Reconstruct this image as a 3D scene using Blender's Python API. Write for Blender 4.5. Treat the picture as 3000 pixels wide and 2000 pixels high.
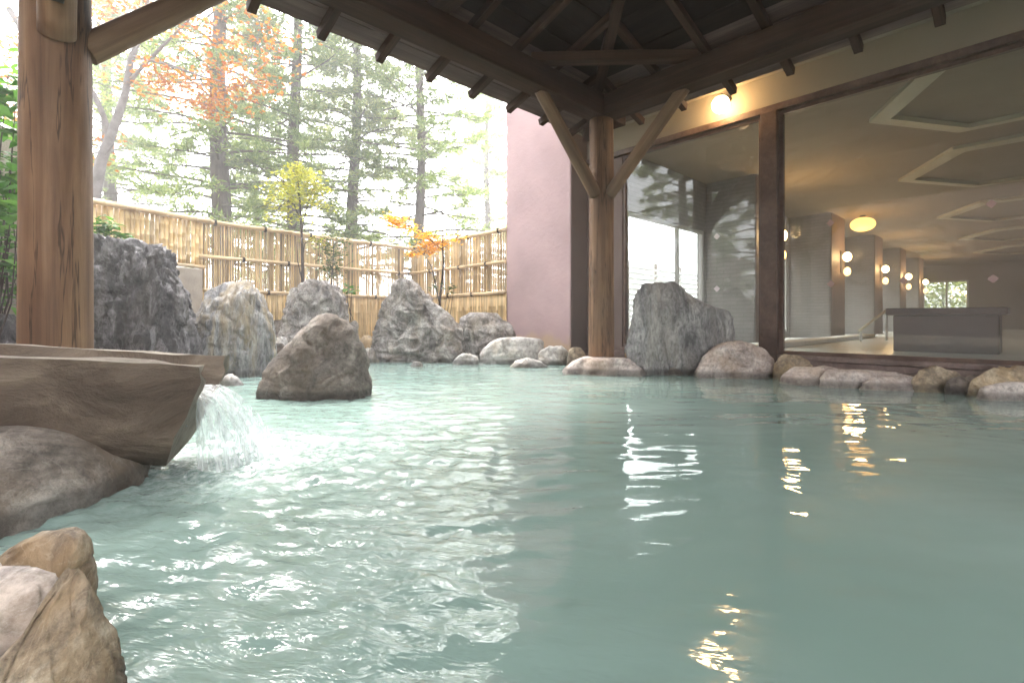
import bpy, bmesh, math, random
import numpy as np
from mathutils import Vector, Matrix, Quaternion

# ------------------------------------------------------------------ camera, sky, sun, exposure
for o in list(bpy.data.objects):
    bpy.data.objects.remove(o, do_unlink=True)
scene = bpy.context.scene
COL = scene.collection
R = math.radians
HC = 0.55                                   # camera height above the water
TH = R(47.0)                                # camera heading measured from the window wall's normal
CT, ST = math.cos(TH), math.sin(TH)
FPX = 1132.0

cam_d = bpy.data.cameras.new('camera')
cam_d.sensor_width = 36.0
cam_d.lens = 36.0 * FPX / 2352.0
cam_d.shift_y = -51.0 / 2352.0
cam_d.clip_start = 0.02
cam_d.clip_end = 1000.0
cam = bpy.data.objects.new('camera', cam_d)
COL.objects.link(cam)
cam.location = (0, 0, HC)
cam.rotation_euler = (R(90), 0, TH - R(90))
scene.camera = cam

SUN_EL, SUN_AZ = R(50), R(72)              # azimuth of the sun, counted from +X towards +Y
world = bpy.data.worlds.new('World')
scene.world = world
world.use_nodes = True
wn, wl = world.node_tree.nodes, world.node_tree.links
wn.clear()
sky = wn.new('ShaderNodeTexSky')
sky.sky_type = 'NISHITA'
sky.sun_disc = False
sky.sun_elevation = SUN_EL
sky.sun_rotation = R(90) - SUN_AZ
sky.air_density = 1.0
sky.dust_density = 4.0
sky.ozone_density = 1.0
hs = wn.new('ShaderNodeHueSaturation')      # overcast: the blue is greyed out
hs.inputs['Saturation'].default_value = 0.13
bg = wn.new('ShaderNodeBackground')
bg.inputs['Strength'].default_value = 0.15
wo = wn.new('ShaderNodeOutputWorld')
wl.new(sky.outputs[0], hs.inputs['Color'])
wl.new(hs.outputs[0], bg.inputs['Color'])
wl.new(bg.outputs[0], wo.inputs['Surface'])

sun_d = bpy.data.lights.new('sun', 'SUN')
sun_d.energy = 1.2
sun_d.angle = R(25)
sun_d.color = (1.0, 0.95, 0.88)
sun = bpy.data.objects.new('sun', sun_d)
COL.objects.link(sun)
sd = Vector((math.cos(SUN_AZ) * math.cos(SUN_EL), math.sin(SUN_AZ) * math.cos(SUN_EL), math.sin(SUN_EL)))
sun.rotation_euler = (-sd).to_track_quat('-Z', 'Y').to_euler()
sun.location = sd * 40

scene.view_settings.view_transform = 'Standard'
scene.view_settings.look = 'None'
scene.view_settings.gamma = 1.0
scene.view_settings.use_curve_mapping = False
scene.view_settings.exposure = 3.65
scene.render.engine = 'CYCLES'
scene.cycles.use_denoising = True
scene.cycles.use_adaptive_sampling = True
scene.cycles.adaptive_threshold = 0.025
scene.cycles.max_bounces = 8
scene.cycles.transparent_max_bounces = 24
scene.cycles.volume_bounces = 0
scene.cycles.sample_clamp_indirect = 6.0
scene.cycles.caustics_reflective = False
scene.cycles.caustics_refractive = False

# ------------------------------------------------------------------ helpers
rng = np.random.default_rng(7)
random.seed(7)


def cw(a, b, z=0.0):
    """camera-side metres (right a, forward b, height z) -> place"""
    return Vector((a * ST + b * CT, -a * CT + b * ST, z))


def at(x, y, d):
    return cw((x - 1176.0) / FPX * d, d, HC + (733.0 - y) / FPX * d)


def _hash(ix, iy, iz, seed):
    h = (ix * 374761393 + iy * 668265263 + iz * 2147483647 + seed * 974711) & 0xFFFFFFFF
    h = ((h ^ (h >> 13)) * 1274126177) & 0xFFFFFFFF
    h = h ^ (h >> 16)
    return (h & 0xFFFF) / 32767.5 - 1.0


def vnoise(p, seed=0):
    p = np.asarray(p, float)
    i = np.floor(p).astype(np.int64)
    f = p - i
    u = f * f * f * (f * (f * 6 - 15) + 10)
    r = 0
    for dx in (0, 1):
        for dy in (0, 1):
            for dz in (0, 1):
                w = (u[:, 0] if dx else 1 - u[:, 0]) * (u[:, 1] if dy else 1 - u[:, 1]) * (u[:, 2] if dz else 1 - u[:, 2])
                r = r + w * _hash(i[:, 0] + dx, i[:, 1] + dy, i[:, 2] + dz, seed)
    return r


def fbm(p, seed=0, octv=4, gain=0.5):
    p = np.asarray(p, float)
    a, s, t = 1.0, 1.0, 0
    for k in range(octv):
        t = t + a * vnoise(p * s + 17.3 * k, seed + k)
        a *= gain
        s *= 2.03
    return t


def ridged(p, seed=0, octv=4, gain=0.5):
    p = np.asarray(p, float)
    a, s, t = 1.0, 1.0, 0
    for k in range(octv):
        t = t + a * (1 - 2 * np.abs(vnoise(p * s + 9.1 * k, seed + k)))
        a *= gain
        s *= 2.1
    return t


def worley(p, seed=0):
    p = np.asarray(p, float)
    i = np.floor(p).astype(np.int64)
    f1 = np.full(len(p), 9.0)
    f2 = np.full(len(p), 9.0)
    for dx in (-1, 0, 1):
        for dy in (-1, 0, 1):
            for dz in (-1, 0, 1):
                c = i + np.array((dx, dy, dz))
                q = np.stack([c[:, k] + 0.5 + 0.5 * _hash(c[:, 0], c[:, 1], c[:, 2], seed + 31 * (k + 1)) for k in range(3)], 1)
                d = np.linalg.norm(q - p, axis=1)
                f2 = np.minimum(f2, np.maximum(f1, d))
                f1 = np.minimum(f1, d)
    return f1, f2


def fast_mesh(name, V, F, smooth=False):
    V = np.asarray(V, np.float32)
    F = np.asarray(F, np.int32)
    me = bpy.data.meshes.new(name)
    n, k = F.shape
    me.vertices.add(len(V))
    me.vertices.foreach_set('co', V.ravel())
    me.loops.add(n * k)
    me.loops.foreach_set('vertex_index', F.ravel())
    me.polygons.add(n)
    me.polygons.foreach_set('loop_start', np.arange(0, n * k, k, dtype=np.int32))
    if smooth:
        me.polygons.foreach_set('use_smooth', np.ones(n, bool))
    me.update(calc_edges=True)
    me.validate()
    return me


def link(name, me, mat=None, parent=None, loc=None):
    if mat is not None and me is not None and not me.materials:
        me.materials.append(mat)
    o = bpy.data.objects.new(name, me)
    COL.objects.link(o)
    if loc is not None:
        o.location = loc
    if parent is not None:
        own(o, parent)
    return o


def own(o, parent):
    """parent o so that it stays where it is (a parent's own matrix is its place in the world)"""
    o.parent = parent
    o.matrix_parent_inverse = parent.matrix_basis.inverted()


def tag(o, label=None, cat=None, group=None, kind=None):
    if label:
        o['label'] = label
    if cat:
        o['category'] = cat
    if group:
        o['group'] = group
    if kind:
        o['kind'] = kind
    return o


def thing(name, label, cat, loc=(0, 0, 0), group=None):
    o = bpy.data.objects.new(name, None)
    o.empty_display_size = 0.1
    COL.objects.link(o)
    o.location = loc
    return tag(o, label, cat, group)


class MB:
    """collects vertices and faces of one mesh"""

    def __init__(s):
        s.v, s.f = [], []

    def add(s, vs, fs):
        k = len(s.v)
        s.v += [tuple(x) for x in vs]
        s.f += [tuple(i + k for i in f) for f in fs]
        return s

    def box(s, x0, x1, y0, y1, z0, z1):
        vs = [(x, y, z) for x in (x0, x1) for y in (y0, y1) for z in (z0, z1)]
        return s.add(vs, [(0, 1, 3, 2), (4, 6, 7, 5), (0, 4, 5, 1), (2, 3, 7, 6), (0, 2, 6, 4), (1, 5, 7, 3)])

    def tube(s, pts, rad, n=6, cap=True):
        pts = [Vector(p) for p in pts]
        vs, fs = [], []
        up = Vector((0.13, 0.21, 1)).normalized()
        for i, p in enumerate(pts):
            t = (pts[min(i + 1, len(pts) - 1)] - pts[max(i - 1, 0)]).normalized()
            e = t.cross(up)
            if e.length < 0.1:
                e = t.cross(Vector((1, 0, 0)))
            e.normalize()
            g = t.cross(e)
            for k in range(n):
                a = 2 * math.pi * k / n
                vs.append(p + (e * math.cos(a) + g * math.sin(a)) * rad[i])
        for i in range(len(pts) - 1):
            for k in range(n):
                k2 = (k + 1) % n
                fs.append((i * n + k, i * n + k2, (i + 1) * n + k2, (i + 1) * n + k))
        if cap:
            fs.append(tuple(range(n))[::-1])
            fs.append(tuple((len(pts) - 1) * n + k for k in range(n)))
        return s.add(vs, fs)

    def mesh(s, name, smooth=False, bevel=0.0):
        me = bpy.data.meshes.new(name)
        me.from_pydata(s.v, [], s.f)
        if bevel:
            bm = bmesh.new()
            bm.from_mesh(me)
            bmesh.ops.recalc_face_normals(bm, faces=bm.faces)
            bmesh.ops.bevel(bm, geom=list(bm.edges), offset=bevel, segments=1, affect='EDGES', profile=0.5)
            bm.to_mesh(me)
            bm.free()
        else:
            bm = bmesh.new()
            bm.from_mesh(me)
            bmesh.ops.recalc_face_normals(bm, faces=bm.faces)
            bm.to_mesh(me)
            bm.free()
        if smooth:
            for p in me.polygons:
                p.use_smooth = True
        me.update()
        return me


def boxo(name, x0, x1, y0, y1, z0, z1, mat, parent=None, bevel=0.004):
    c = Vector(((x0 + x1) / 2, (y0 + y1) / 2, (z0 + z1) / 2))
    me = MB().box(x0 - c.x, x1 - c.x, y0 - c.y, y1 - c.y, z0 - c.z, z1 - c.z).mesh(name, bevel=bevel)
    return link(name, me, mat, parent, c)


def axis_matrix(p0, p1, up=Vector((0, 0, 1))):
    p0, p1 = Vector(p0), Vector(p1)
    x = (p1 - p0).normalized()
    y = up.cross(x)
    if y.length < 1e-3:
        y = Vector((0, 1, 0)).cross(x)
    y.normalize()
    z = x.cross(y)
    m = Matrix((x, y, z)).transposed().to_4x4()
    m.translation = (p0 + p1) / 2
    return m


def bar(name, p0, p1, w, h, mat, parent, bevel=0.006):
    """squared timber along its own X axis"""
    L = (Vector(p1) - Vector(p0)).length
    me = MB().box(-L / 2, L / 2, -w / 2, w / 2, -h / 2, h / 2).mesh(name, bevel=bevel)
    o = link(name, me, mat)
    o.matrix_world = axis_matrix(p0, p1)
    if parent:
        own(o, parent)
    return o


def log(name, p0, p1, r0, r1, mat, parent, n=28, seed=0, rings=24, wob=0.02):
    """a peeled log along its own X axis, uneven and tapering"""
    L = (Vector(p1) - Vector(p0)).length
    t = np.linspace(0, 1, rings)
    a = np.linspace(0, 2 * np.pi, n, endpoint=False)
    T, A = np.meshgrid(t, a, indexing='ij')
    rr = r0 + (r1 - r0) * T
    P = np.stack([T * L * 0.7, np.cos(A) * 1.0, np.sin(A) * 1.0], -1).reshape(-1, 3)
    rr = rr * (1 + wob * fbm(P * np.array((1.6, 1.2, 1.2)), seed, 3).reshape(T.shape))
    V = np.stack([T * L - L / 2, np.cos(A) * rr, np.sin(A) * rr], -1).reshape(-1, 3)
    # rounded ends
    V = np.vstack([V, [[-L / 2 - 0.004, 0, 0], [L / 2 + 0.004, 0, 0]]])
    F = [(i * n + k, i * n + (k + 1) % n, (i + 1) * n + (k + 1) % n, (i + 1) * n + k) for i in range(rings - 1) for k in range(n)]
    c0, c1 = rings * n, rings * n + 1
    F += [(c0, (k + 1) % n, k, k) for k in range(0)]
    me = bpy.data.meshes.new(name)
    caps = [(c0, (k + 1) % n, k) for k in range(n)] + [(c1, (rings - 1) * n + k, (rings - 1) * n + (k + 1) % n) for k in range(n)]
    me.from_pydata([tuple(v) for v in V], [], [tuple(f) for f in F] + caps)
    for p in me.polygons:
        p.use_smooth = len(p.vertices) == 4
    me.update()
    o = link(name, me, mat)
    o.matrix_world = axis_matrix(p0, p1)
    if parent:
        own(o, parent)
    return o


# ------------------------------------------------------------------ materials
def nodes_of(name):
    m = bpy.data.materials.new(name)
    m.use_nodes = True
    nt = m.node_tree
    b = nt.nodes['Principled BSDF']
    return m, nt, b


def ramp(nt, stops, interp='LINEAR'):
    r = nt.nodes.new('ShaderNodeValToRGB')
    r.color_ramp.interpolation = interp
    e = r.color_ramp.elements
    while len(e) < len(stops):
        e.new(0.5)
    for k, (p, c) in enumerate(stops):
        e[k].position = p
        e[k].color = (*c, 1)
    return r


def coords(nt, stretch=(1, 1, 1), shift=True):
    tc = nt.nodes.new('ShaderNodeTexCoord')
    mp = nt.nodes.new('ShaderNodeMapping')
    mp.inputs['Scale'].default_value = stretch
    nt.links.new(tc.outputs['Object'], mp.inputs['Vector'])
    if not shift:
        return mp.outputs[0]
    oi = nt.nodes.new('ShaderNodeObjectInfo')
    ml = nt.nodes.new('ShaderNodeMath')
    ml.operation = 'MULTIPLY'
    ml.inputs[1].default_value = 37.0
    nt.links.new(oi.outputs['Random'], ml.inputs[0])
    ad = nt.nodes.new('ShaderNodeVectorMath')
    ad.operation = 'ADD'
    nt.links.new(mp.outputs[0], ad.inputs[0])
    nt.links.new(ml.outputs[0], ad.inputs[1])
    return ad.outputs[0]


def noise(nt, vec, scale, detail=6, rough=0.6, dist=0.0):
    n = nt.nodes.new('ShaderNodeTexNoise')
    n.inputs['Scale'].default_value = scale
    n.inputs['Detail'].default_value = detail
    n.inputs['Roughness'].default_value = rough
    n.inputs['Distortion'].default_value = dist
    nt.links.new(vec, n.inputs['Vector'])
    return n.outputs['Fac']


def mixc(nt, fac, a, b, mode='MIX'):
    m = nt.nodes.new('ShaderNodeMix')
    m.data_type = 'RGBA'
    m.blend_type = mode
    for s, v in ((0, fac), (6, a), (7, b)):
        if isinstance(v, (int, float)):
            m.inputs[s].default_value = v
        elif isinstance(v, tuple):
            m.inputs[s].default_value = (*v, 1)
        else:
            nt.links.new(v, m.inputs[s])
    return m.outputs[2]


def bump(nt, b, h, strength=0.4, dist=0.01):
    bn = nt.nodes.new('ShaderNodeBump')
    bn.inputs['Strength'].default_value = strength
    bn.inputs['Distance'].default_value = dist
    nt.links.new(h, bn.inputs['Height'])
    nt.links.new(bn.outputs[0], b.inputs['Normal'])


def wood(name, dark, mid, light, rough=0.65, grain=(0.8, 22, 22), bs=0.35, spec=0.3, tone=0.12, checks=False, bd=0.006):
    m, nt, b = nodes_of(name)
    v = coords(nt, grain)
    f = noise(nt, v, 1.0, 8, 0.65, 0.6)
    c = ramp(nt, [(0.28, dark), (0.5, mid), (0.74, light)])
    nt.links.new(f, c.inputs[0])
    v2 = coords(nt, (1.2, 3.5, 3.5))
    f2 = noise(nt, v2, 1.3, 4, 0.5)
    c2 = ramp(nt, [(0.35, (0.62, 0.58, 0.55)), (0.65, (1.1, 1.08, 1.05))])
    nt.links.new(f2, c2.inputs[0])
    oi = nt.nodes.new('ShaderNodeObjectInfo')
    pr = ramp(nt, [(0.0, (1 - tone, 1 - tone, 1 - tone)), (1.0, (1 + tone * 0.6,) * 3)])
    nt.links.new(oi.outputs['Random'], pr.inputs[0])
    cc = mixc(nt, 1.0, c.outputs[0], c2.outputs[0], 'MULTIPLY')
    if checks:                               # drying cracks along the grain
        ck = noise(nt, coords(nt, (0.45, 7.5, 7.5)), 1.0, 5, 0.6, 0.25)
        kr = ramp(nt, [(0.482, (1, 1, 1)), (0.5, (0.25, 0.22, 0.2)), (0.512, (1, 1, 1))])
        nt.links.new(ck, kr.inputs[0])
        cc = mixc(nt, 1.0, cc, kr.outputs[0], 'MULTIPLY')
    nt.links.new(mixc(nt, 1.0, cc, pr.outputs[0], 'MULTIPLY'), b.inputs['Base Color'])
    b.inputs['Roughness'].default_value = rough
    b.inputs['Specular IOR Level'].default_value = spec
    bump(nt, b, f, bs, bd)
    return m


def rockmat(name, dark, mid, light, stain=None, stain_amt=0.45, stretch=(1, 1, 1), scale=2.2, rough=0.75, bs=0.9, bd=0.02, wet=False):
    m, nt, b = nodes_of(name)
    v = coords(nt, stretch)
    f = noise(nt, v, scale, 10, 0.68, 0.9)
    c = ramp(nt, [(0.38, dark), (0.5, mid), (0.6, light)])
    nt.links.new(f, c.inputs[0])
    col = c.outputs[0]
    vv = coords(nt, stretch)
    fine = noise(nt, vv, scale * 9, 8, 0.75)
    c3 = ramp(nt, [(0.36, (0.5, 0.5, 0.5)), (0.6, (1.2, 1.2, 1.2))])
    nt.links.new(fine, c3.inputs[0])
    col = mixc(nt, 1.0, col, c3.outputs[0], 'MULTIPLY')
    if stain:
        s = noise(nt, coords(nt, (stretch[0] * 1.0, stretch[1] * 1.0, stretch[2] * 0.45)), scale * 1.1, 6, 0.6, 0.5)
        sr = ramp(nt, [(0.47, (0, 0, 0)), (0.66, (stain_amt,) * 3)])
        nt.links.new(s, sr.inputs[0])
        col = mixc(nt, sr.outputs[0], col, stain)
    # veins
    vn = noise(nt, coords(nt, stretch), scale * 1.7, 5, 0.55, 1.6)
    vr = ramp(nt, [(0.485, (0, 0, 0)), (0.5, (0.18, 0.18, 0.18)), (0.515, (0, 0, 0))])
    nt.links.new(vn, vr.inputs[0])
    col = mixc(nt, vr.outputs[0], col, tuple(min(1, x * 1.35) for x in light))
    # dark wet band where the rock meets the water
    geo = nt.nodes.new('ShaderNodeNewGeometry')
    sx = nt.nodes.new('ShaderNodeSeparateXYZ')
    nt.links.new(geo.outputs['Position'], sx.inputs[0])
    wob = nt.nodes.new('ShaderNodeMath')
    wob.operation = 'MULTIPLY_ADD'
    wob.inputs[1].default_value = -0.06
    nt.links.new(fine, wob.inputs[0])
    nt.links.new(sx.outputs[2], wob.inputs[2])
    wr = ramp(nt, [(0.0, (0.42, 0.42, 0.42)), (0.02, (0.55, 0.55, 0.55)), (0.04, (1, 1, 1))])
    nt.links.new(wob.outputs[0], wr.inputs[0])
    col = mixc(nt, 1.0, col, wr.outputs[0], 'MULTIPLY')
    nt.links.new(col, b.inputs['Base Color'])
    b.inputs['Roughness'].default_value = rough
    b.inputs['Specular IOR Level'].default_value = 0.55 if wet else 0.3
    ad = nt.nodes.new('ShaderNodeMath')
    ad.operation = 'MULTIPLY_ADD'
    ad.inputs[1].default_value = 0.45
    nt.links.new(fine, ad.inputs[0])
    nt.links.new(f, ad.inputs[2])
    bump(nt, b, ad.outputs[0], bs, bd)
    return m


def plain(name, col, rough=0.6, var=0.12, scale=4.0, bs=0.15, stretch=(1, 1, 1), spec=0.3, bd=0.004):
    m, nt, b = nodes_of(name)
    f = noise(nt, coords(nt, stretch), scale, 8, 0.6)
    c = ramp(nt, [(0.3, tuple(x * (1 - var) for x in col)), (0.7, tuple(min(1, x * (1 + var)) for x in col))])
    nt.links.new(f, c.inputs[0])
    nt.links.new(c.outputs[0], b.inputs['Base Color'])
    b.inputs['Roughness'].default_value = rough
    b.inputs['Specular IOR Level'].default_value = spec
    f2 = noise(nt, coords(nt, stretch), scale * 14, 6, 0.7)
    bump(nt, b, f2, bs, bd)
    return m


def leafmat(name, c1, c2, c3, transl=0.4):
    m, nt, b = nodes_of(name)
    g = nt.nodes.new('ShaderNodeNewGeometry')
    c = ramp(nt, [(0.0, c1), (0.55, c2), (1.0, c3)])
    nt.links.new(g.outputs['Random Per Island'], c.inputs[0])
    nt.links.new(c.outputs[0], b.inputs['Base Color'])
    b.inputs['Roughness'].default_value = 0.5
    b.inputs['Specular IOR Level'].default_value = 0.25
    tr = nt.nodes.new('ShaderNodeBsdfTranslucent')
    nt.links.new(mixc(nt, 1.0, c.outputs[0], (1.5, 1.5, 1.0), 'MULTIPLY'), tr.inputs['Color'])
    mx = nt.nodes.new('ShaderNodeMixShader')
    mx.inputs[0].default_value = transl
    out = nt.nodes['Material Output']
    nt.links.new(b.outputs[0], mx.inputs[1])
    nt.links.new(tr.outputs[0], mx.inputs[2])
    nt.links.new(mx.outputs[0], out.inputs['Surface'])
    return m


def emit(name, col, strength):
    m, nt, b = nodes_of(name)
    b.inputs['Base Color'].default_value = (*col, 1)
    b.inputs['Emission Color'].default_value = (*col, 1)
    b.inputs['Emission Strength'].default_value = strength
    return m


MT = {}
MT['post'] = wood('peeled_post_wood', (0.088, 0.044, 0.023), (0.178, 0.1, 0.055), (0.285, 0.18, 0.106), grain=(0.7, 16, 16), bs=0.7, checks=True)
MT['brace'] = wood('brace_wood', (0.1, 0.058, 0.034), (0.18, 0.11, 0.065), (0.25, 0.165, 0.1))
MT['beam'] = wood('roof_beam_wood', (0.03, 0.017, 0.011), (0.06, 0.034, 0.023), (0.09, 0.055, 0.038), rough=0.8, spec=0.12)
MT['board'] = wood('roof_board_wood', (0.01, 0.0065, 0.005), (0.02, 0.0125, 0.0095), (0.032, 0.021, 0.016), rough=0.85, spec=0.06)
MT['plank_lit'] = wood('roof_board_wood_lit', (0.08, 0.05, 0.042), (0.14, 0.092, 0.08), (0.2, 0.14, 0.12))  # lighter copy of the roof boards, light from below put into the colour
MT['frame'] = wood('window_frame_wood', (0.07, 0.042, 0.034), (0.11, 0.07, 0.055), (0.15, 0.1, 0.08), rough=0.45)
MT['siding'] = wood('siding_wood', (0.13, 0.092, 0.082), (0.2, 0.148, 0.135), (0.27, 0.21, 0.195))
MT['trough'] = wood('trough_wood', (0.07, 0.053, 0.04), (0.15, 0.118, 0.092), (0.29, 0.24, 0.19), grain=(3.2, 6, 6), bs=1.0, bd=0.035, rough=0.8)
MT['trough_edge'] = plain('weathered_cut_wood', (0.3, 0.26, 0.215), 0.85, 0.35, 14, 1.0, (1, 1, 1), bd=0.02)
MT['bamboo'] = wood('dry_bamboo', (0.54, 0.37, 0.16), (0.69, 0.51, 0.25), (0.78, 0.62, 0.36), rough=0.4, grain=(1.5, 30, 30), bs=0.1, spec=0.45, tone=0.22)
MT['bamboo_grey'] = wood('weathered_bamboo', (0.42, 0.29, 0.15), (0.6, 0.445, 0.24), (0.72, 0.57, 0.34), rough=0.5, grain=(1.5, 30, 30), bs=0.1, tone=0.4)
MT['bamboo_rail'] = wood('rail_bamboo', (0.52, 0.37, 0.2), (0.66, 0.5, 0.3), (0.76, 0.62, 0.42), rough=0.35, grain=(1.5, 30, 30), bs=0.1, spec=0.5)
MT['rope'] = plain('dark_hemp_rope', (0.055, 0.042, 0.035), 0.9, 0.3, 60, 0.6)
MT['mauve'] = plain('mauve_plaster', (0.39, 0.275, 0.28), 0.85, 0.15, 1.1, 0.6, bd=0.01)
_m = MT['mauve'].node_tree
_b = _m.nodes['Principled BSDF']
_src = _b.inputs['Base Color'].links[0].from_socket
_g = _m.nodes.new('ShaderNodeNewGeometry')
_sx = _m.nodes.new('ShaderNodeSeparateXYZ')
_m.links.new(_g.outputs['Position'], _sx.inputs[0])
_nz = noise(_m, coords(_m), 3.0, 6, 0.65)
_ma = _m.nodes.new('ShaderNodeMath')
_ma.operation = 'MULTIPLY_ADD'
_ma.inputs[1].default_value = -0.5
_m.links.new(_nz, _ma.inputs[0])
_m.links.new(_sx.outputs[2], _ma.inputs[2])
_r = ramp(_m, [(0.0, (0.85, 0.85, 0.85)), (0.1, (0, 0, 0))])
_m.links.new(_ma.outputs[0], _r.inputs[0])
_c1 = mixc(_m, _r.outputs[0], _src, (0.42, 0.3, 0.2))
_m.links.new(_c1, _b.inputs['Base Color'])
MT['brown_wall'] = plain('dark_brown_panel', (0.13, 0.092, 0.078), 0.6, 0.1, 3)
MT['cream'] = plain('cream_plaster', (0.26, 0.225, 0.17), 0.85, 0.06, 1.5, 0.3, bd=0.004)
MT['ceil'] = plain('ceiling_plaster', (0.27, 0.225, 0.17), 0.8, 0.05, 1.2, 0.1)
MT['coffer'] = plain('coffer_frame_paint', (0.5, 0.46, 0.35), 0.7, 0.04)
MT['coffer_in'] = plain('coffer_inner_panel', (0.27, 0.23, 0.17), 0.8, 0.05)
MT['beige_wall'] = plain('rough_beige_plaster', (0.33, 0.285, 0.235), 0.95, 0.16, 5, 0.9, bd=0.012)
MT['floor'] = plain('indoor_stone_floor', (0.5, 0.5, 0.48), 0.22, 0.1, 2, 0.05, spec=0.5)
MT['counter'] = plain('dark_brown_stone', (0.075, 0.05, 0.043), 0.4, 0.12, 9)
MT['white_frame'] = plain('pale_metal_frame', (0.5, 0.5, 0.5), 0.4, 0.03)
MT['decal'] = plain('pale_decal', (0.6, 0.55, 0.57), 0.6, 0.05)
MT['decal_pink'] = plain('pink_decal', (0.33, 0.22, 0.2), 0.6, 0.1)
MT['bolt'] = plain('dark_iron', (0.03, 0.028, 0.027), 0.5, 0.2)
MT['bark'] = plain('conifer_bark', (0.1, 0.08, 0.062), 0.95, 0.45, 9, 0.9, (3, 3, 0.5), bd=0.03)
MT['bark_grey'] = plain('grey_maple_bark', (0.17, 0.155, 0.155), 0.9, 0.3, 8, 0.6, bd=0.01)
MT['bark_dark'] = plain('dark_young_bark', (0.06, 0.045, 0.038), 0.9, 0.3, 20, 0.5)
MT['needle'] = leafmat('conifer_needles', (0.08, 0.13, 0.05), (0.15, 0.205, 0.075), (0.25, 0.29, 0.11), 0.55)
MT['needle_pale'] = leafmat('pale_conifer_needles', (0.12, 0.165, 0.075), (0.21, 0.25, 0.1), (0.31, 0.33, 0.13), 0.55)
MT['maple_red'] = leafmat('red_maple_leaves', (0.26, 0.065, 0.02), (0.36, 0.13, 0.03), (0.42, 0.24, 0.04), 0.45)
MT['maple_yellow'] = leafmat('yellow_green_maple_leaves', (0.24, 0.28, 0.035), (0.38, 0.38, 0.05), (0.5, 0.44, 0.07), 0.45)
MT['maple_orange'] = leafmat('orange_maple_leaves', (0.58, 0.25, 0.04), (0.7, 0.38, 0.05), (0.72, 0.5, 0.08), 0.5)
MT['green'] = leafmat('glossy_green_leaves', (0.035, 0.11, 0.018), (0.07, 0.19, 0.03), (0.13, 0.27, 0.05), 0.35)
MT['darkgreen'] = leafmat('dark_green_leaves', (0.03, 0.06, 0.018), (0.06, 0.1, 0.028), (0.1, 0.15, 0.04), 0.35)

RK = {
    'slate': rockmat('slate_dark_rock', (0.035, 0.03, 0.033), (0.115, 0.1, 0.108), (0.35, 0.325, 0.335), (0.15, 0.125, 0.085), 0.35, (1.4, 1.4, 0.55), 5.0, 0.45, 1.0, 0.09, True),
    'streak': rockmat('grey_rock_with_ochre_streaks', (0.1, 0.097, 0.1), (0.27, 0.26, 0.26), (0.46, 0.445, 0.43), (0.46, 0.35, 0.2), 0.75, (1.7, 1.7, 0.4), 3.4, 0.7, 1.0, 0.06),
    'grey': rockmat('weathered_grey_rock', (0.13, 0.115, 0.108), (0.32, 0.29, 0.27), (0.54, 0.51, 0.475), (0.38, 0.29, 0.19), 0.35, (1, 1, 0.8), 5.0, 0.8, 1.0, 0.07),
    'brown': rockmat('brown_grey_rock', (0.12, 0.1, 0.088), (0.21, 0.178, 0.155), (0.33, 0.29, 0.255), (0.2, 0.145, 0.1), 0.5, (1, 1, 1), 3.4, 0.8, 1.0, 0.05),
    'blue': rockmat('blue_grey_rock', (0.14, 0.135, 0.138), (0.3, 0.29, 0.29), (0.47, 0.455, 0.445), (0.4, 0.36, 0.31), 0.5, (1.5, 1.5, 0.6), 3.2, 0.75, 1.0, 0.05),
    'tanwet': rockmat('wet_tan_brown_rock', (0.2, 0.165, 0.135), (0.38, 0.32, 0.27), (0.58, 0.53, 0.47), (0.27, 0.19, 0.12), 0.5, (1, 1, 1), 3.0, 0.45, 1.0, 0.05, True),
    'pale': rockmat('pale_grey_stone', (0.27, 0.25, 0.235), (0.42, 0.395, 0.375), (0.55, 0.53, 0.5), (0.5, 0.38, 0.24), 0.35, (1, 1, 1), 3.0, 0.8, 0.6, 0.012),
    'tan': rockmat('tan_stone', (0.16, 0.12, 0.085), (0.3, 0.235, 0.165), (0.46, 0.38, 0.27), (0.46, 0.3, 0.13), 0.6, (1, 1, 1), 4.0, 0.8, 0.7, 0.012),
    'pink': rockmat('pinkish_flat_stone', (0.32, 0.26, 0.235), (0.46, 0.395, 0.36), (0.58, 0.52, 0.48), (0.42, 0.3, 0.2), 0.4, (1, 1, 1), 3.5, 0.7, 0.5, 0.01),
    'rust': rockmat('rusty_brown_rock', (0.13, 0.09, 0.06), (0.34, 0.26, 0.18), (0.56, 0.48, 0.38), (0.4, 0.26, 0.13), 0.6, (1, 1, 0.7), 6.0, 0.6, 0.9, 0.015, True),
}

# pane: plain window glass, mirror by Fresnel over clear
m, nt, b = nodes_of('window_glass')
nt.nodes.remove(b)
fr = nt.nodes.new('ShaderNodeFresnel')
gb = nt.nodes.new('ShaderNodeNewGeometry')
im = nt.nodes.new('ShaderNodeMapRange')     # the same index seen from either face of the pane
im.inputs['To Min'].default_value = 1.52
im.inputs['To Max'].default_value = 1 / 1.52
nt.links.new(gb.outputs['Backfacing'], im.inputs['Value'])
nt.links.new(im.outputs[0], fr.inputs['IOR'])
gl = nt.nodes.new('ShaderNodeBsdfGlossy')
gl.inputs['Roughness'].default_value = 0.0
tp = nt.nodes.new('ShaderNodeBsdfTransparent')
tp.inputs['Color'].default_value = (0.93, 0.95, 0.94, 1)
mx = nt.nodes.new('ShaderNodeMixShader')
nt.links.new(fr.outputs[0], mx.inputs[0])
nt.links.new(tp.outputs[0], mx.inputs[1])
nt.links.new(gl.outputs[0], mx.inputs[2])
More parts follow.
